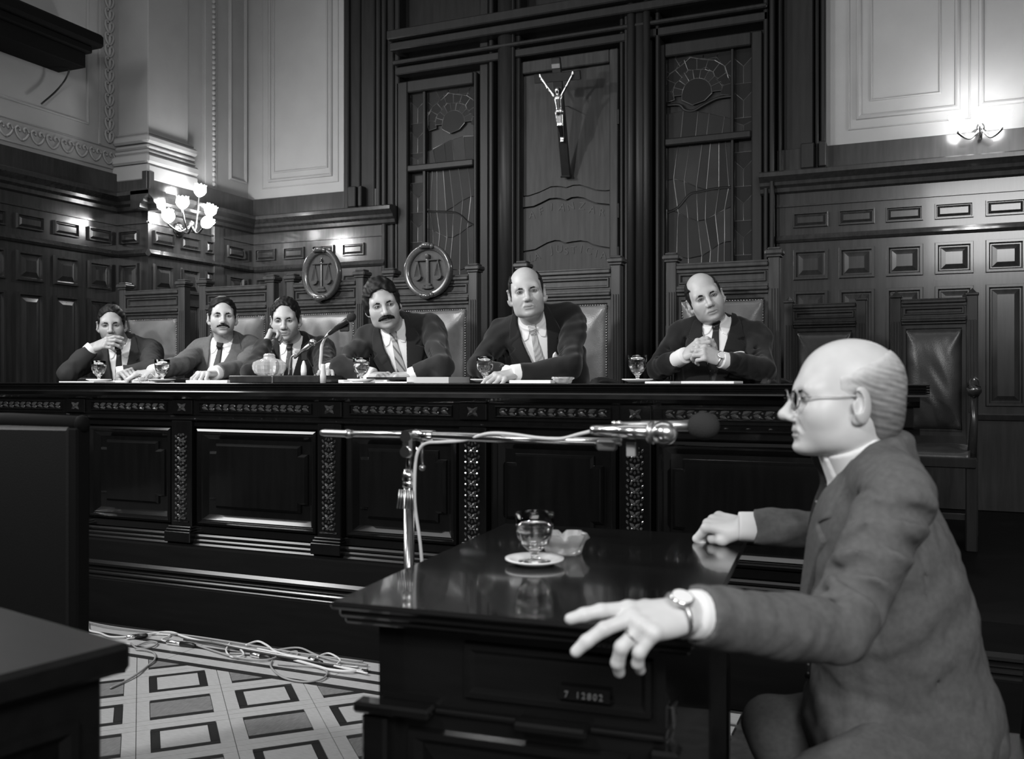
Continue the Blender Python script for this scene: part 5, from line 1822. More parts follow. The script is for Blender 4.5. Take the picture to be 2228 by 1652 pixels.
def hand_np(M, side, curls, spread=(6, 1, -4, -10), thumb=None, h=0.0026, fore=(0, -0.1, 0), r=1.0):
    """M: origin at the wrist, Y towards the fingers, Z out of the back of the hand; side = +1 when the thumb is on +X"""
    fo = np.array(fore)
    f = Field(np.minimum((-0.085, -0.05, -0.13), fo - 0.045), np.maximum((0.085, 0.21, 0.06), fo + 0.045), h)
    s = side
    f.cone(tuple(fo), (0, 0.004, 0), 0.033 * r, 0.0255 * r, 0.01)
    f.ell((0, 0.045, -0.003), (0.036, 0.050, 0.0125), 0.012)
    for i, k in enumerate('imrp'):
        x, y, ln = FL[k]
        f.cone((s * x * 0.55, 0.010, -0.001), (s * x, y, 0.0), 0.0125 * r, 0.0108 * r, 0.010)
        p = np.array((s * x, y, 0.0))
        f.ell(p + (0, 0, 0.003), (0.010, 0.011, 0.009), 0.006)
        a = 0.0
        sp = math.radians(spread[i]) * s
        rr = [0.0102, 0.0096, 0.0090, 0.0078]
        if k == 'p':
            rr = [0.0092, 0.0085, 0.0078, 0.0068]
        for j in range(3):
            a += math.radians(curls[i][j])
            d = np.array((math.sin(sp) * math.cos(a), math.cos(sp) * math.cos(a), -math.sin(a)))
            q = p + d * ln[j]
            f.cone(p, q, rr[j] * r, rr[j + 1] * r, 0.0045)
            p = q
    th = thumb or ((0.020, 0.016, -0.008), (0.043, 0.046, -0.018), (0.054, 0.074, -0.024), (0.056, 0.100, -0.026))
    th = [(s * a, b, c) for a, b, c in th]
    f.chain(th, [0.0155 * r, 0.0128 * r, 0.0108 * r, 0.0085 * r], 0.008)
    f.ell((s * 0.020, 0.034, -0.010), (0.016, 0.030, 0.013), 0.012)
    V, Q = f.mesh(M)
    return V, Q


def build_person(name_label, cat_loc, N, H, tf, head, P, arms, suit, tie_m, skin=M_SKIN, skin_v=0.5, h=0.006, hh=0.0027, hair_m=M_HAIR, V=None, pocket=None, legs=None, broad=1.0, depth=1.0, extra=None, lapel=True, seed=1, skirt=False, tieout=0.0, dress=None, fold=0.0050, tieskew=0.0, soft=1):
    """N = base of the neck, H = hips, tf = torso forward, head = (position, forward, up)"""
    N, H = Vector(N), Vector(H)
    person = thing('person', name_label, 'person', cat_loc)
    MT = frame_from(N, tf, N - H)
    MTi = MT.inverted()
    L = (N - H).length
    Hl = MTi @ H
    # ------------------------------------------------ head and neck
    hp, hf, hu = head
    sc = P.get('scale', 0.95)
    MH = frame_from(hp, hf, hu) @ Matrix.Diagonal((sc * P.get('sx', 1), sc * P.get('sy', 1), sc, 1))
    MHi = MH.inverted()
    neck_h = MHi @ (MT @ Vector((0, 0.012, -0.02)))
    f = head_field(P, neck_h, hh)
    Vh, Qh = f.mesh()
    tone = [skin_tone(Vh, P, skin_v)]
    A = np.array(MH)
    parts = [(Vh @ A[:3, :3].T + A[:3, 3], Qh)]
    # ------------------------------------------------ hands and wrists
    cuffs = []
    for sd, a in arms.items():
        E, Wp, hd, nrm = Vector(a['elbow']), Vector(a['wrist']), Vector(a['dir']), Vector(a['up'])
        y = hd.normalized()
        z = (nrm - y * nrm.dot(y)).normalized()
        x = y.cross(z)
        MW = Matrix((x, y, z)).transposed().to_4x4()
        MW.translation = Wp
        side = -1 if sd == 'R' else 1
        Vw, Qw = hand_np(MW, side, a['curl'], a.get('spread', (6, 1, -4, -10)), a.get('thumb'), a.get('h', 0.0027), tuple(MW.to_3x3().transposed() @ ((E - Wp).normalized() * a.get('fore', 0.09))), a.get('r', 1.0))
        parts.append((Vw, Qw))
        tone.append(np.full(len(Vw), skin_v * a.get('tone', 1.0)))
    # a plain trunk below the clothes keeps the body one figure
    aj = []
    for k, s_ in (('R', 1), ('L', -1)):
        S0 = MTi @ Vector(arms[k]['shoulder']) if 'shoulder' in arms[k] else Vector((s_ * 0.16 * broad, 0, -0.085))
        aj.append((S0, MTi @ Vector(arms[k]['elbow']), MTi @ Vector(arms[k]['wrist'])))
    bb = [v for t_ in aj for v in t_] + [Vector((-0.2, -0.16, Hl.z - 0.12)), Vector((0.2, 0.2, 0.02))]
    g = Field(np.min([tuple(v) for v in bb], 0) - 0.06, np.max([tuple(v) for v in bb], 0) + 0.06, 0.012)
    for S0, E0, W0 in aj:
        g.cone((0, 0.01, -0.08), tuple(S0), 0.05, 0.045, 0.03).cone(tuple(S0), tuple(E0), 0.032, 0.028, 0.02).cone(tuple(E0), tuple(W0), 0.028, 0.024, 0.02)
    g.cone((0, 0.01, -0.03), (0, 0.012, -0.12), 0.045, 0.08, 0.05).cone((0, 0.012, -0.14), (Hl.x, Hl.y, Hl.z), 0.095, 0.10, 0.05)
    Vt, Qt = g.mesh(MT)
    parts.append((Vt, Qt))
    tone.append(np.full(len(Vt), skin_v))
    np_mesh('body', parts, skin, tone, person)
    # ------------------------------------------------ eyes, brows, hair
    gz = np.array(P.get('gaze', (0, 1, 0)), float)
    gz /= np.linalg.norm(gz)
    for s in (-1, 1):
        V0, Q0, D0_ = sphere_np((s * 0.031, 0.0748, -0.002), 0.0134)
        t = np.where(D0_ @ gz > 0.86, 0.010, 0.40)
        np_mesh('eye', [(V0 @ A[:3, :3].T + A[:3, 3], Q0)], M_EYE, [t], person)
        e = Field((min(s * 0.004, s * 0.060), 0.06, 0.002), (max(s * 0.004, s * 0.060), 0.105, 0.030), 0.0016)
        bt = P.get('browr', 0.0042)
        e.chain([(s * 0.0105, 0.0885, 0.0110), (s * 0.020, 0.0885, 0.0130), (s * 0.031, 0.0870, 0.0148), (s * 0.042, 0.0815, 0.0140), (s * 0.051, 0.0730, 0.0100)], [bt * 0.75, bt * 0.9, bt * 0.9, bt * 0.8, bt * 0.4], 0.003)
        e.wrinkle(0.0008, 420, seed)
        Vb, Qb = e.mesh(MH)
        if len(Vb):
            np_mesh('eyebrow', [(Vb, Qb)], hair_m, None, person)
    if P.get('hair'):
        Vb, Qb = hair_field(P, hh).mesh()
        tn = None
        if P['hair'].get('thin'):
            ht, st_ = P['hair']['thin']
            e = np.full(len(Vb), 1.0)
            for c, r in P['hair']['cut']:
                q = (Vb - np.array(c)) / np.array(r)
                k0 = np.linalg.norm(q, axis=1)
                e = np.minimum(e, (k0 - 1) * min(r))
            x_, y_, z_ = Vb[:, 0], Vb[:, 1], Vb[:, 2]
            e = np.minimum(e, (P['hair'].get('temple', 0.05) - y_) * 0.8)
            e = np.clip(e / 0.034, 0, 1)
            e = e * e * (3 - 2 * e)
            g_ = z_ * 0.95 - y_ * 0.35
            strand = 0.5 * np.sin(g_ * 620 + 3 * np.sin(y_ * 60 + x_ * 40)) + 0.5 * np.sin(g_ * 390 + 40 * y_ + 2 * np.sin(x_ * 90))
            low = np.clip((0.03 - z_) / 0.06, 0, 1)
            tn = [(1 - e) * skin_v + e * (ht * (1 + st_ * strand) * (1 - 0.45 * low))]
        AV = relax(Vb, Qb, 1) @ A[:3, :3].T + A[:3, 3]
        np_mesh('hair', [(AV, Qb)], hair_m, tn, person)
    if P.get('moustache'):
        w, th = P['moustache']
        e = Field((-0.05, 0.06, -0.09), (0.05, 0.125, -0.035), 0.0018)
        for s in (-1, 1):
            e.chain([(0, 0.0985, -0.0565), (s * 0.018 * w, 0.0955, -0.0595), (s * 0.030 * w, 0.088, -0.064), (s * 0.038 * w, 0.078, -0.071)], [th, th, th * 0.8, th * 0.4], 0.005)
        e.wrinkle(0.0010, 380, seed)
        np_mesh('moustache', [e.mesh(MH)], hair_m, None, person)
    # ------------------------------------------------ jacket
    sh = [MTi @ Vector(arms[k]['shoulder']) if 'shoulder' in arms[k] else Vector(((1 if k == 'R' else -1) * 0.168 * broad, 0.0, -0.070)) for k in ('R', 'L')]
    el = [MTi @ Vector(arms[k]['elbow']) for k in ('R', 'L')]
    wr = [MTi @ Vector(arms[k]['wrist']) for k in ('R', 'L')]
    pts = [(-0.25, -0.19, Hl.z - 0.10), (0.25, 0.24, 0.09)]
    for v in el + wr + sh:
        pts += [tuple(v + Vector((0.1, 0.1, 0.1))), tuple(v - Vector((0.1, 0.1, 0.1)))]
    lo, hi = np.min(pts, 0), np.max(pts, 0)

    def torso(F_):
        F_.ell((0, 0.012, -0.19), (0.180 * broad, 0.122 * depth, 0.20), 0.04)
        F_.ell((0, 0.022, -0.30), (0.172 * broad, 0.128 * depth, 0.20), 0.06)
        F_.cone((Hl.x * 0.5, 0.024, Hl.z * 0.62), (Hl.x, Hl.y + 0.02, Hl.z), 0.142 * depth, 0.150 * depth, 0.08)
        F_.cone(tuple(sh[0] + Vector((-0.012, 0, 0.012))), tuple(sh[1] + Vector((0.012, 0, 0.012))), 0.060, 0.060, 0.035)
        for s in sh:
            F_.cone((0, -0.018, -0.002), tuple(s * 0.80 + Vector((0, 0, 0.016))), 0.056, 0.052, 0.04)
        if skirt:
            F_.ell((Hl.x, Hl.y + 0.045, Hl.z + 0.03), (0.185 * broad, 0.185, 0.15), 0.06)
        return F_

    J = torso(Field(lo, hi, h))
    J.chain([(0.066, 0.035, -0.012), (0.070, -0.015, 0.020), (0.045, -0.055, 0.030), (0, -0.068, 0.034), (-0.045, -0.055, 0.030), (-0.070, -0.015, 0.020), (-0.066, 0.035, -0.012)], [0.013] * 7, 0.016)
    vx, vz = V or (0.0, -0.33)
    Vp = [(-0.062, 0.09), (0.062, 0.09), (0.070, 0.0), (0.060, -0.075), (vx + 0.004, vz), (vx - 0.004, vz), (-0.060, -0.075), (-0.070, 0.0)]
    yg = J.grid()[1]
    J.F = np.maximum(J.F, -np.maximum(J.poly2(Vp), F32(0.022) - yg))
    ar = [arms[k].get('r_arm', 1.0) for k in ('R', 'L')]
    for i in (0, 1):
        J.cone(tuple(sh[i]), tuple(el[i]), 0.063 * ar[i], 0.051 * ar[i], 0.022)
        d = (wr[i] - el[i])
        we = wr[i] - d.normalized() * 0.018
        J.cone(tuple(el[i]), tuple(we), 0.052 * ar[i], 0.043 * ar[i], 0.016, flat=True)
        # creases gathered at the bend of the elbow
        u = (sh[i] - el[i]).normalized()
        w = (wr[i] - el[i]).normalized()
        bi_ = (u + w)
        if bi_.length > 0.05:
            bi_.normalize()
            for q in (-1, 0, 1, 2):
                ctr = el[i] + bi_ * 0.050 * ar[i] + u * (0.028 * q + 0.01)
                ax_ = u.cross(w).normalized()
                J.cone(tuple(ctr - ax_ * 0.045), tuple(ctr + ax_ * 0.045 + u * 0.012), 0.0055, 0.0055, 0.012, 'sub')
        # crease where the sleeve meets the chest
        sx = 1 if i == 0 else -1
        J.chain([tuple(sh[i] + Vector((-sx * 0.030, 0.055, -0.02))), tuple(sh[i] + Vector((-sx * 0.040, 0.075, -0.08))), tuple(sh[i] + Vector((-sx * 0.045, 0.085, -0.15)))], [0.004, 0.007, 0.004], 0.014, 'sub')
    J.wrinkle(fold, 40, seed, (1, 1, 0.8))
    J.wrinkle(fold * 0.5, 90, seed + 7, (1, 1, 0.6))
    if dress:
        dress(J, MTi, sh, el, wr)
    Vj, Qj = J.mesh(MT)
    jk = np_mesh('jacket', [(relax(Vj, Qj, soft, 0.45), Qj)], suit, None, person)
    # ------------------------------------------------ shirt front, collar, tie, lapels at a finer grid
    fl_, fh_ = (-0.15, -0.09, vz - 0.06), (0.15, 0.21, 0.085)
    hf_ = min(h, 0.0036)
    Tf = torso(Field(fl_, fh_, hf_))
    x, y, z = Tf.grid()
    front = F32(0.0) - y
    S = Tf.copy()
    S.F = np.maximum(np.maximum(S.F + F32(0.012), S.poly2([(p[0] * 1.25, p[1]) for p in Vp[:-1]] if 0 else [(-0.09, 0.02), (0.09, 0.02), (0.085, -0.09), (vx + 0.02, vz - 0.02), (vx - 0.02, vz - 0.02), (-0.085, -0.09)])), front)
    nk = P.get('nk', 1)
    ntop = MTi @ (MH @ Vector((0, -0.01, -0.085)))
    nd = (ntop - Vector((0, 0.012, -0.02))).normalized()
    c0, c1 = Vector((0, 0.010, -0.035)), Vector((0, 0.012, -0.02)) + nd * P.get('collar', 0.062)
    S.cone(tuple(c0), tuple(c1), 0.070 * nk, 0.0605 * nk, 0.012, flat=True)
    Sc = S.copy()
    np_mesh('shirt', [S.mesh(MT)], M_SHIRT, None, person)
    sh_off = lambda a: Sc.F - F32(a)
    co = Sc.copy()
    cz = c1.z
    a1 = np.minimum(co.poly2([(0.006, cz - 0.022), (0.060, cz + 0.02), (0.072, cz - 0.03), (0.050, -0.075), (0.030, -0.066)]), co.poly2([(-0.006, cz - 0.022), (-0.060, cz + 0.02), (-0.072, cz - 0.03), (-0.050, -0.075), (-0.030, -0.066)]))
    co.F = np.maximum(np.maximum(np.maximum(Sc.F - F32(0.0055), -(Sc.F + F32(0.010))), a1), F32(0.015) - y)
    np_mesh('shirt_collar', [co.mesh(MT)], M_SHIRT, None, person)
    ti = Sc.copy()
    kz = cz - 0.010
    tsk = tieskew
    tp = np.minimum(ti.poly2([(-0.021, kz), (0.021, kz), (0.0135, kz - 0.045), (-0.0135, kz - 0.045)]), ti.poly2([(-0.013, kz - 0.04), (0.013, kz - 0.04), (0.026 + tsk * 0.6, -0.22), (0.036 + tsk, vz - 0.04), (-0.036 + tsk, vz - 0.04), (-0.026 + tsk * 0.6, -0.22)]))
    kn = np.clip((z - F32(kz - 0.048)) / F32(0.01), 0, 1)
    ti.F = np.maximum(np.maximum(np.maximum(Sc.F - F32(0.006 + tieout) - kn * F32(0.006), -(Sc.F + F32(0.010))), tp), F32(0.015) - y)
    Vt_, Qt_ = ti.mesh(MT)
    if len(Vt_):
        np_mesh('tie', [(relax(Vt_, Qt_, 1), Qt_)], tie_m, None, person)
    if lapel:
        for s in (-1, 1):
            lp = Tf.copy()
            pl = [(s * 0.058, 0.085), (s * 0.074, 0.050), (s * 0.104, 0.0), (s * 0.124, -0.080), (s * 0.098, -0.094), (s * 0.134, -0.122), (vx + s * 0.030, vz - 0.008), (vx, vz), (s * 0.058, -0.072), (s * 0.067, 0.0)]
            lp.F = np.maximum(np.maximum(np.maximum(Tf.F - F32(0.0065), -(Tf.F + F32(0.010))), lp.poly2(pl)), F32(0.012) - y)
            Vl, Ql = lp.mesh(MT)
            if len(Vl):
                np_mesh('lapel', [(relax(Vl, Ql, 1, 0.4), Ql)], suit, None, jk)
    if pocket:
        pk = Tf.copy()
        pk.F = np.maximum(np.maximum(np.maximum(Tf.F - F32(0.016), -(Tf.F + F32(0.004))), pk.poly2(pocket)), F32(0.01) - y)
        np_mesh('pocket_square', [pk.mesh(MT)], M_SHIRT, None, person)
    # ------------------------------------------------ cuffs
    for i, k in enumerate(('R', 'L')):
        a = arms[k]
        E, Wp = Vector(a['elbow']), Vector(a['wrist'])
        d = (Wp - E).normalized()
        cl, cr = a.get('cuff', 0.018), 0.0375 * a.get('r', 1.0) * a.get('cr', 1.0)
        obj('shirt_cuff', MB().tube([Wp - d * 0.05, Wp - d * 0.012, Wp + d * (cl - 0.006), Wp + d * cl, Wp + d * (cl - 0.002), Wp - d * 0.03], [cr, cr, cr * 0.98, cr * 0.95, cr * 0.88, cr * 0.86], 20, caps=False), M_SHIRT, person, smooth=True)
    # ------------------------------------------------ trousers and shoes
    if legs:
        (kR, fR), (kL, fL) = legs
        lo = np.min([tuple(H)] + [tuple(v) for v in (kR, kL, fR, fL)], 0) - 0.2
        hi = np.max([tuple(H)] + [tuple(v) for v in (kR, kL, fR, fL)], 0) + 0.2
        t = Field(lo, hi, 0.012)
        rt = (MT.to_3x3() @ Vector((1, 0, 0)))
        rt.z = 0
        for s, kn, ft in ((1, kR, fR), (-1, kL, fL)):
            hj = H + rt * (0.09 * s)
            t.cone(tuple(hj), tuple(kn), 0.078, 0.064, 0.03).cone(tuple(kn), tuple(Vector(ft) + Vector((0, 0, 0.07))), 0.062, 0.050, 0.02)
        t.ell(tuple(H), (0.16, 0.13, 0.10), 0.03)
        t.wrinkle(0.003, 50, seed + 3)
        np_mesh('trousers', [t.mesh()], suit, None, person)
        fw = Vector((tf[0], tf[1], 0)).normalized()
        for ft in (fR, fL):
            ft = Vector(ft)
            e = Field(np.array(ft) - 0.3, np.array(ft) + 0.3, 0.010)
            e.cone(tuple(ft + Vector((0, 0, 0.045))), tuple(ft + fw * 0.17 + Vector((0, 0, 0.03))), 0.045, 0.034, 0.01)
            e.cone(tuple(ft + Vector((0, 0, 0.06))), tuple(ft + Vector((0, 0, 0.10))), 0.042, 0.042, 0.02)
            zz = e.grid()[2]
            e.F = np.maximum(e.F, F32(ft.z + 0.002) - zz)
            np_mesh('shoe', [e.mesh()], M_BLACK, None, person)
    return person, MT, MH, jk


def look(p, yaw=0.0, pitch=0.0, roll=0.0):
    """forward and up for a head at p: yaw > 0 turns towards the viewer's right, pitch > 0 looks up, roll > 0 tips the crown to the viewer's left"""
    f = -Vector((p[0], p[1], 0)).normalized()
    f = Matrix.Rotation(math.radians(yaw), 3, 'Z') @ f
    r = f.cross(Vector((0, 0, 1)))
    Rp = Matrix.Rotation(math.radians(pitch), 3, r)
    f2, u2 = Rp @ f, Rp @ Vector((0, 0, 1))
    Rr = Matrix.Rotation(math.radians(roll), 3, f2)
    return f2, Rr @ u2


def curl(a, b, c):
    return [(a, b, c)] * 4


RELAX = [(18, 28, 18), (22, 32, 20), (26, 36, 22), (30, 38, 24)]
FIST = [(55, 80, 50), (60, 85, 50), (65, 88, 50), (68, 88, 50)]
SEAT = 0.395 + 0.475
JUDGES = []


def judge(label, hx, hy, hv, yaw, pitch, roll, nx, ny, nv, P, arms, suit, tie_m, hipv=4.22, tyaw=0.5, **kw):
    hp = at_y(hx, hy, hv)
    f, u = look(hp, yaw, pitch, roll)
    N = at_y(nx, ny, nv)
    H = Vector((N.x + kw.pop('hipx', 0.0), hipv, SEAT + 0.10))
    cam_dir = -Vector((N.x, N.y, 0)).normalized()
    tf = Vector((0, -1, 0)).lerp(cam_dir, tyaw).normalized()
    if 'tturn' in kw:
        tf = Matrix.Rotation(math.radians(kw.pop('tturn')), 3, 'Z') @ tf
    rt = Vector((tf.y, -tf.x, 0))
    legs = []
    for s in (1, -1):
        kn = Vector((H.x + rt.x * 0.12 * s, 3.80, SEAT + 0.03))
        legs.append((kn, Vector((kn.x, 3.78, 0.397))))
    p = build_person(label, (H.x, H.y, 0.395), N, H, tf, (hp, f, u), P, arms, suit, tie_m, legs=legs, **kw)
    JUDGES.append(p)
    return p


DN = Vector((0, 0, -1))
UP = Vector((0, 0, 1))
pxv = lambda a, b: (b - a)


def arm(el, wr, tip, up, curls, **kw):
    E, Wp, T = at_y(*el), at_y(*wr), at_y(*tip)
    d = dict(elbow=E, wrist=Wp, dir=T - Wp, up=Vector(up), curl=curls)
    d.update(kw)
    return d


# leftmost man, hand over his mouth
judge('man in dark grey suit covering his mouth with one hand, leftmost at the bench', 243, 706, 4.00, -4, -6, 3, 268, 746, 4.10,
      dict(scale=0.93, stubble=0.15, browr=0.0052, seed=3, collar=0.038, hair=dict(off=0.007, cut=[((0, 0.105, 0.0), (0.078, 0.085, 0.088))])),
      {'R': arm((146, 812, 3.72), (200, 757, 3.80), (264, 733, 3.845), (-0.2, -0.85, 0.5), [(15, 25, 15), (20, 30, 20), (26, 34, 22), (30, 40, 24)], cuff=0.008, fore=0.08),
       'L': arm((330, 806, 3.80), (262, 812, 3.70), (292, 805, 3.63), (0.1, -0.4, 0.9), [(40, 55, 30), (45, 60, 30), (48, 60, 30), (50, 60, 30)])},
      mat('suit_dark_grey', 0.040, 0.9, 0.2, bump=0.3, bscale=500), M_TIEDK, skin_v=0.36, hipx=-0.02, seed=11, broad=0.95)
# second man, grey suit and moustache
judge('man with dark moustache in a mid-grey suit, arm stretched along the bench', 484, 690, 4.10, 2, 2, 0, 490, 741, 4.20,
      dict(scale=0.93, stubble=0.22, browr=0.0055, seed=5, moustache=(1.0, 0.0055), collar=0.042, hair=dict(off=0.008, cut=[((0, 0.105, 0.004), (0.070, 0.085, 0.082))])),
      {'R': arm((392, 795, 3.82), (336, 808, 3.60), (294, 814, 3.54), (-0.1, -0.3, 0.9), [(25, 35, 20), (28, 40, 22), (30, 42, 22), (34, 45, 25)]),
       'L': arm((532, 802, 3.88), (468, 812, 3.64), (440, 813, 3.55), (0.0, -0.5, 0.85), [(35, 45, 25), (38, 50, 25), (45, 55, 30), (50, 60, 30)])},
      M_SUITMID, M_TIEDK, skin_v=0.44, hipx=0.02, seed=12, broad=1.03, V=(0.06, -0.32), tieskew=0.03)
# third man, cheek on his knuckles
judge('dark-haired man in black suit leaning his cheek on his fist', 622, 694, 4.08, -8, -10, 2, 640, 742, 4.20,
      dict(scale=0.94, stubble=0.15, browr=0.005, seed=6, collar=0.038, fat=0.9, hair=dict(off=0.009, cut=[((0, 0.10, 0.004), (0.068, 0.085, 0.086))])),
      {'R': arm((547, 810, 3.60), (576, 750, 3.84), (602, 694, 3.985), (-0.5, -0.8, -0.1), [(60, 70, 30), (62, 72, 30), (66, 76, 34), (70, 80, 36)], cuff=-0.012, fore=0.10),
       'L': arm((706, 808, 3.97), (718, 806, 3.72), (706, 812, 3.60), (0.2, -0.5, 0.8), [(25, 35, 20), (28, 40, 22), (30, 42, 22), (34, 45, 25)])},
      M_SUITDK, M_TIEPIN, skin_v=0.42, hipx=0.03, seed=13, broad=0.95)
# fourth man, heavy hair, thick moustache
judge('heavy man with thick black moustache and striped tie behind the papers', 832, 662, 3.84, 4, -8, 13, 858, 705, 3.98,
      dict(scale=0.99, stubble=0.15, browr=0.0045, seed=7, moustache=(1.0, 0.0085), fat=1.1, jaw=1.08, fw=1.05, collar=0.030, gaze=(-0.25, 1, 0.0),
           hair=dict(off=0.015, top=0.017, side=-0.045, rough=0.0022, add=[((0.068, -0.02, 0.0), (0.026, 0.05, 0.055)), ((-0.066, -0.02, 0.0), (0.022, 0.05, 0.055))], cut=[((0.004, 0.105, 0.0), (0.069, 0.085, 0.082))])),
      {'R': arm((740, 800, 3.70), (806, 816, 3.70), (850, 818, 3.66), (0, -0.2, 1), RELAX),
       'L': arm((962, 796, 3.74), (900, 815, 3.72), (860, 818, 3.68), (0, -0.2, 1), RELAX)},
      M_SUITNV, M_TIESTRIPE, skin_v=0.44, seed=14, broad=1.06, depth=1.1, hipx=0.05)
# fifth man, bald, spotted tie
judge('bald broad man in black suit with spotted tie and pocket square', 1146, 638, 3.80, 0, 1, 8, 1158, 687, 3.92,
      dict(scale=0.97, stubble=0.10, browr=0.0038, seed=8, fat=1.12, jaw=1.08, fw=1.05, ear=1.2, collar=0.032,
           hair=dict(off=0.0075, rough=0.0010, side=-0.022, temple=0.030, cut=[((0, 0.06, 0.09), (0.066, 0.16, 0.10)), ((0, 0.13, 0.0), (0.10, 0.10, 0.12))])),
      {'R': arm((1040, 802, 3.76), (1110, 814, 3.74), (1150, 818, 3.72), (0, -0.3, 1), RELAX),
       'L': arm((1240, 800, 3.70), (1122, 812, 3.55), (1080, 822, 3.46), (0.1, -0.55, 0.85), [(25, 30, 18), (28, 32, 18), (32, 36, 20), (36, 40, 22)], spread=(12, 4, -4, -14))},
      M_SUITDK, M_TIEDOT, skin_v=0.45, seed=15, broad=1.04, depth=1.06, pocket=[(-0.092, -0.172), (-0.052, -0.196), (-0.050, -0.184), (-0.066, -0.146), (-0.080, -0.138)], hipx=0.05)
# sixth man, clasped hands
judge('bald man in black suit tilting his head with hands clasped', 1534, 649, 4.20, 6, -1, 20, 1562, 702, 4.29,
      dict(scale=0.98, stubble=0.16, browr=0.004, seed=9, fat=0.9, jaw=1.05, fw=1.03, collar=0.045,
           hair=dict(off=0.0075, rough=0.0010, side=-0.024, temple=0.034, cut=[((0, 0.05, 0.09), (0.064, 0.15, 0.10)), ((0, 0.13, 0.0), (0.10, 0.10, 0.12))])),
      {'R': arm((1432, 806, 4.12), (1486, 776, 3.98), (1532, 742, 3.94), (-0.35, -0.75, 0.6), [(35, 45, 25), (38, 50, 28), (42, 52, 30), (46, 55, 30)], cuff=0.022),
       'L': arm((1662, 806, 4.12), (1572, 784, 3.97), (1524, 764, 3.92), (0.1, -0.8, 0.55), [(35, 50, 30), (40, 55, 30), (44, 58, 32), (48, 60, 32)], cuff=0.012)},
      M_SUITDK, M_TIEPIN, skin_v=0.45, hipv=4.24, seed=16, broad=1.02, depth=1.03, pocket=[(-0.132, -0.172), (-0.082, -0.180), (-0.080, -0.160), (-0.116, -0.150), (-0.130, -0.152)])

# silver figure on the crucifix
cp = Field((-0.19, -0.06, 0.20), (0.19, 0.03, 0.80), 0.0035)
zb = HL * 0.845
cp.ell((0.0, -0.022, zb - 0.085), (0.016, 0.016, 0.021), 0.006)
cp.cone((0, -0.018, zb - 0.105), (0, -0.018, zb - 0.125), 0.008, 0.010, 0.006)
cp.cone((-0.020, -0.018, zb - 0.130), (0.020, -0.018, zb - 0.130), 0.011, 0.011, 0.01)
cp.cone((0, -0.018, zb - 0.140), (0.002, -0.020, zb - 0.200), 0.031, 0.023, 0.012)
cp.ell((0.002, -0.020, zb - 0.225), (0.034, 0.024, 0.026), 0.008)
for s in (-1, 1):
    cp.chain([(s * 0.024, -0.016, zb - 0.126), (s * 0.068, -0.012, zb - 0.062), (s * 0.116, -0.006, zb + 0.010), (s * 0.118, -0.006, zb + 0.026)], [0.011, 0.0095, 0.008, 0.0075], 0.006)
    cp.chain([(s * 0.012, -0.020, zb - 0.235), (s * 0.010 + 0.004, -0.034, zb - 0.315), (s * 0.006 + 0.004, -0.012, zb - 0.40), (s * 0.005 + 0.004, -0.024, zb - 0.425)], [0.019, 0.014, 0.009, 0.0085], 0.006)
np_mesh('figure', [cp.mesh(MC)], M_SILVER, None, cru)

# ---------------------------------------------------------------- the witness in the foreground
exn = ex.normalized()
wf = Matrix.Rotation(math.radians(-6), 3, 'Z') @ (-exn)
WN, WH = at_d(1892, 1004, 1.87), at_d(2006, 1586, 1.88)
hp = at_d(1838, 866, 1.85)
hfw = Vector((-C_ - 0.06 * S_, -S_ + 0.06 * C_, -0.02))
camv = lambda p: (Vector((0, 0, EYE)) - p).normalized()
lw, lt = at_d(1498, 1336, 1.375), at_d(1268, 1372, 1.30)
rw, rt_ = at_d(1622, 1146, 2.20), at_d(1535, 1134, 2.26)


def witness_folds(J, MTi, sh, el, wr):
    x, y, z = J.grid()
    a, b = Vector(sh[1]), Vector(el[1])
    u = (b - a).normalized()
    e1 = Vector((-1, 0, 0)); e1 = (e1 - u * e1.dot(u)).normalized()
    e2 = u.cross(e1)
    Ln = (b - a).length
    # gathered cloth across the upper arm: grooves with soft rolls between them
    for t0, sl, th0, th1, r in ((0.18, 0.030, -75, 55, 0.009), (0.30, 0.012, -20, 80, 0.007), (0.40, 0.028, -85, 40, 0.010), (0.52, -0.006, -60, 75, 0.008), (0.63, 0.020, -85, 62, 0.011), (0.76, -0.012, -70, 45, 0.008)):
        pts, pt2 = [], []
        n = 9
        for k in range(n):
            th = math.radians(th0 + (th1 - th0) * k / (n - 1))
            R_ = 0.066 - 0.010 * t0
            c = a + u * (t0 * Ln + sl * th + 0.006 * math.sin(3 * th + 9 * t0))
            dr_ = e1 * math.cos(th) + e2 * math.sin(th)
            pts.append(tuple(c + dr_ * (R_ + 0.004)))
            pt2.append(tuple(c + u * 0.020 + dr_ * (R_ - 0.012)))
        ramp = [0.25 + 0.75 * math.sin(math.pi * (k + 0.5) / n) for k in range(n)]
        J.chain(pt2, [0.018 * q for q in ramp], 0.014)
        J.chain(pts, [1.5 * r * q for q in ramp], 0.014, 'sub')
    # armhole seam
    ring = []
    for k in range(17):
        th = math.radians(-150 + 300 * k / 16)
        ring.append(tuple(a + u * (0.012 + 0.030 * math.cos(th)) + (e1 * math.cos(th) + e2 * math.sin(th)) * 0.071))
    J.chain(ring, [0.0035] * 17, 0.010, 'sub')
    # drag lines from the armpit round the back
    m2 = np.exp(-((z + 0.30) / 0.10) ** 2) * np.clip((0.06 - y) / 0.06, 0, 1) * np.clip((-x - 0.02) / 0.06, 0, 1)
    J.F += F32(0.006) * m2 * np.sin((z + 0.5 * y) * F32(2 * math.pi / 0.11) + 3 * np.sin(7 * x + 5 * y))
    # back and waist seams
    J.cone((-0.150, -0.075, -0.10), (-0.150, -0.050, -0.50), 0.0022, 0.0022, 0.006, 'sub')


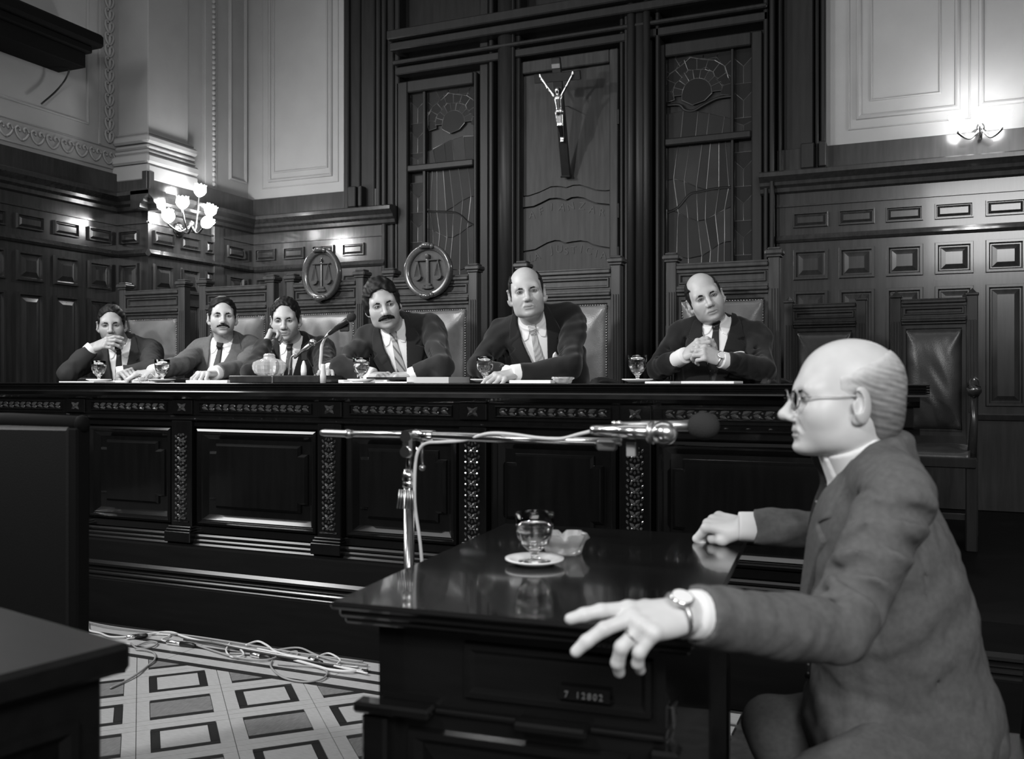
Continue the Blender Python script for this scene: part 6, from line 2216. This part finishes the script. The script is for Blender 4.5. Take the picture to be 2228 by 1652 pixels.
WP = dict(scale=0.985, sy=1.07, stubble=0.05, browr=0.0030, seed=4, nose=1.04, fat=0.92, jaw=1.02, ear=1.08, chin=0.002, collar=0.085, nk=1.02, eye=0.75, gaze=(0, 1, -0.15),
          hair=dict(off=0.0032, soft=0.016, thin=(0.30, 0.35), rough=0.0004, side=-0.020, back=-0.018, temple=0.028, cut=[((0, 0.062, 0.10), (0.088, 0.135, 0.088)), ((0, 0.125, 0.0), (0.10, 0.10, 0.12))]))
kL, kR = at_d(1560, 1600, 1.62), at_d(1540, 1540, 2.05)
kL.z = kR.z = 0.42
kL, kR = kL + exn * 0.07, kR + exn * 0.14
fL_, fR_ = kL + exn * 0.15, kR + exn * 0.15
fL_.z = fR_.z = 0.0
wit, WMT, WMH, WJ = build_person('bald bespectacled man in grey suit seated at the table, seen from the side', (WH.x, WH.y, 0), WN, WH, wf, (hp, hfw, Vector((0.02, 0, 1))), WP,
    {'L': dict(shoulder=at_d(1952, 1100, 1.675), elbow=at_d(1815, 1372, 1.53), wrist=lw, dir=lt - lw, up=UP * 0.8 + camv(lw) * 0.55, curl=[(4, 10, 6), (18, 20, 12), (46, 44, 22), (52, 46, 24)], spread=(10, 2, -6, -12), h=0.0020, fore=0.10, r=1.08, cuff=-0.004, cr=0.92, r_arm=1.08),
     'R': dict(elbow=at_d(1850, 1155, 2.16), wrist=rw, dir=rt_ - rw, up=UP * 0.9 + camv(rw) * 0.45, curl=[(50, 75, 40), (55, 78, 40), (58, 80, 42), (60, 80, 42)], thumb=((0.018, 0.016, -0.010), (0.034, 0.048, -0.024), (0.024, 0.078, -0.032), (0.004, 0.098, -0.034)), h=0.0022, fore=0.09, r=1.08, cuff=0.016, cr=0.88, r_arm=0.98)},
    M_SUITLT, M_TIEPIN, skin=M_SKINOLD, skin_v=0.62, h=0.0048, hh=0.0020, hair_m=M_HAIRG, V=(0.0, -0.40), legs=[(kR, fR_), (kL, fL_)], broad=1.04, depth=1.08, seed=21, skirt=True, dress=witness_folds, fold=0.0035, soft=1, tieout=0.012)

# spectacles
gl = MB(WMH)
for s in (-1, 1):
    rim = [(s * 0.033 + 0.0225 * math.cos(2 * math.pi * k / 28), 0.1035 - 0.006 * abs(math.cos(2 * math.pi * k / 28)) * (1 if s * math.cos(2 * math.pi * k / 28) > 0 else 0), -0.006 + 0.0195 * math.sin(2 * math.pi * k / 28)) for k in range(28)]
    gl.tube(rim, 0.0013, 6, closed=True)
    gl.tube(spline([(s * 0.0555, 0.0985, 0.002), (s * 0.066, 0.088, 0.003), (s * 0.076, 0.04, 0.004), (s * 0.080, -0.004, 0.006), (s * 0.079, -0.022, -0.008)], 5), 0.0013, 6)
gl.tube(spline([(-0.0105, 0.1035, -0.002), (0, 0.108, 0.003), (0.0105, 0.1035, -0.002)], 5), 0.0013, 6)
sp = obj('spectacles', gl, M_STEEL, wit, smooth=True)
for s in (-1, 1):
    obj('lens', MB(WMH @ Matrix.Translation((s * 0.033, 0.1025, -0.006)) @ Matrix.Rotation(math.pi / 2, 4, 'X')).lathe([(0.0215, 0.0), (0.0215, 0.001)], 24), M_LENS, sp)
# wristwatches, ring and a held pair of glasses
def watch(person, wrist, d, up, r=1.0):
    d = Vector(d).normalized()
    u = Vector(up); u = (u - d * u.dot(d)).normalized()
    sv = d.cross(u)
    c = Vector(wrist) + d * 0.020
    st = obj('watch_strap', MB().tube([c + (u * math.cos(2 * math.pi * k / 24) * 0.0272 + sv * math.sin(2 * math.pi * k / 24) * 0.0325) * r for k in range(24)], 0.0042, 6, closed=True), M_STEEL, person, smooth=True)
    R_ = Matrix((sv, d, u)).transposed().to_4x4()
    R_.translation = c + u * 0.0275 * r
    obj('watch_case', MB(R_).lathe([(0.0, 0.0), (0.0180, 0.0), (0.0190, 0.003), (0.0175, 0.0065), (0.0155, 0.0068)], 24), M_SILVER, st, smooth=True)
    obj('watch_dial', MB(R_).lathe([(0.0155, 0.0060), (0.0155, 0.0070), (0.0, 0.0072)], 24), M_CHINA, st)


watch(wit, lw, Vector(lt) - Vector(lw), UP * 0.8 + camv(lw) * 0.55, 1.06)
l6, t6 = at_y(1572, 784, 3.97), at_y(1524, 764, 3.92)
watch(JUDGES[5][0], l6, t6 - l6, (0.1, -0.8, 0.55))
hdir = (Vector(lt) - Vector(lw)).normalized()
hup = UP * 0.8 + camv(lw) * 0.55; hup = (hup - hdir * hup.dot(hdir)).normalized()
hx = hdir.cross(hup)
rc = Vector(lw) + hx * (-0.0105) + hdir * 0.104 - hup * 0.014
rd = (hdir * 0.70 - hup * 0.70).normalized()
ru = rd.cross(hx).normalized()
obj('ring', MB().tube([rc + (hx * math.cos(2 * math.pi * k / 18) + ru * math.sin(2 * math.pi * k / 18)) * 0.0112 for k in range(18)], 0.0016, 6, closed=True), M_BRASS, wit, smooth=True)
gp = Vector((ux(318, 3.44), 3.44, BT + 0.022))
eg = thing('eyeglasses', 'folded spectacles lying by the stretched hand of the grey-suited man', 'glasses', (gp.x, gp.y, BT))
fr = MB()
for s in (-1, 1):
    fr.tube([gp + Vector((s * 0.028 + 0.021 * math.cos(2 * math.pi * k / 22), 0.004 * s, 0.021 * math.sin(2 * math.pi * k / 22))) for k in range(22)], 0.0014, 6, closed=True)
    fr.tube([gp + Vector((s * 0.049, 0, 0.006)), gp + Vector((s * 0.044, 0.03, 0.0)), gp + Vector((-s * 0.03, 0.034 + 0.004 * s, -0.016))], 0.0014, 6)
fr.tube([gp + Vector((-0.008, 0, 0.004)), gp + Vector((0, -0.002, 0.008)), gp + Vector((0.008, 0, 0.004))], 0.0014, 6)
obj('frame', fr, M_STEEL, eg, smooth=True)
for s in (-1, 1):
    obj('lens', MB(Matrix.Translation(gp + Vector((s * 0.028, 0.004 * s, 0))) @ Matrix.Rotation(math.pi / 2, 4, 'X')).lathe([(0.0205, 0.0), (0.0205, 0.001)], 20), M_LENS, eg)
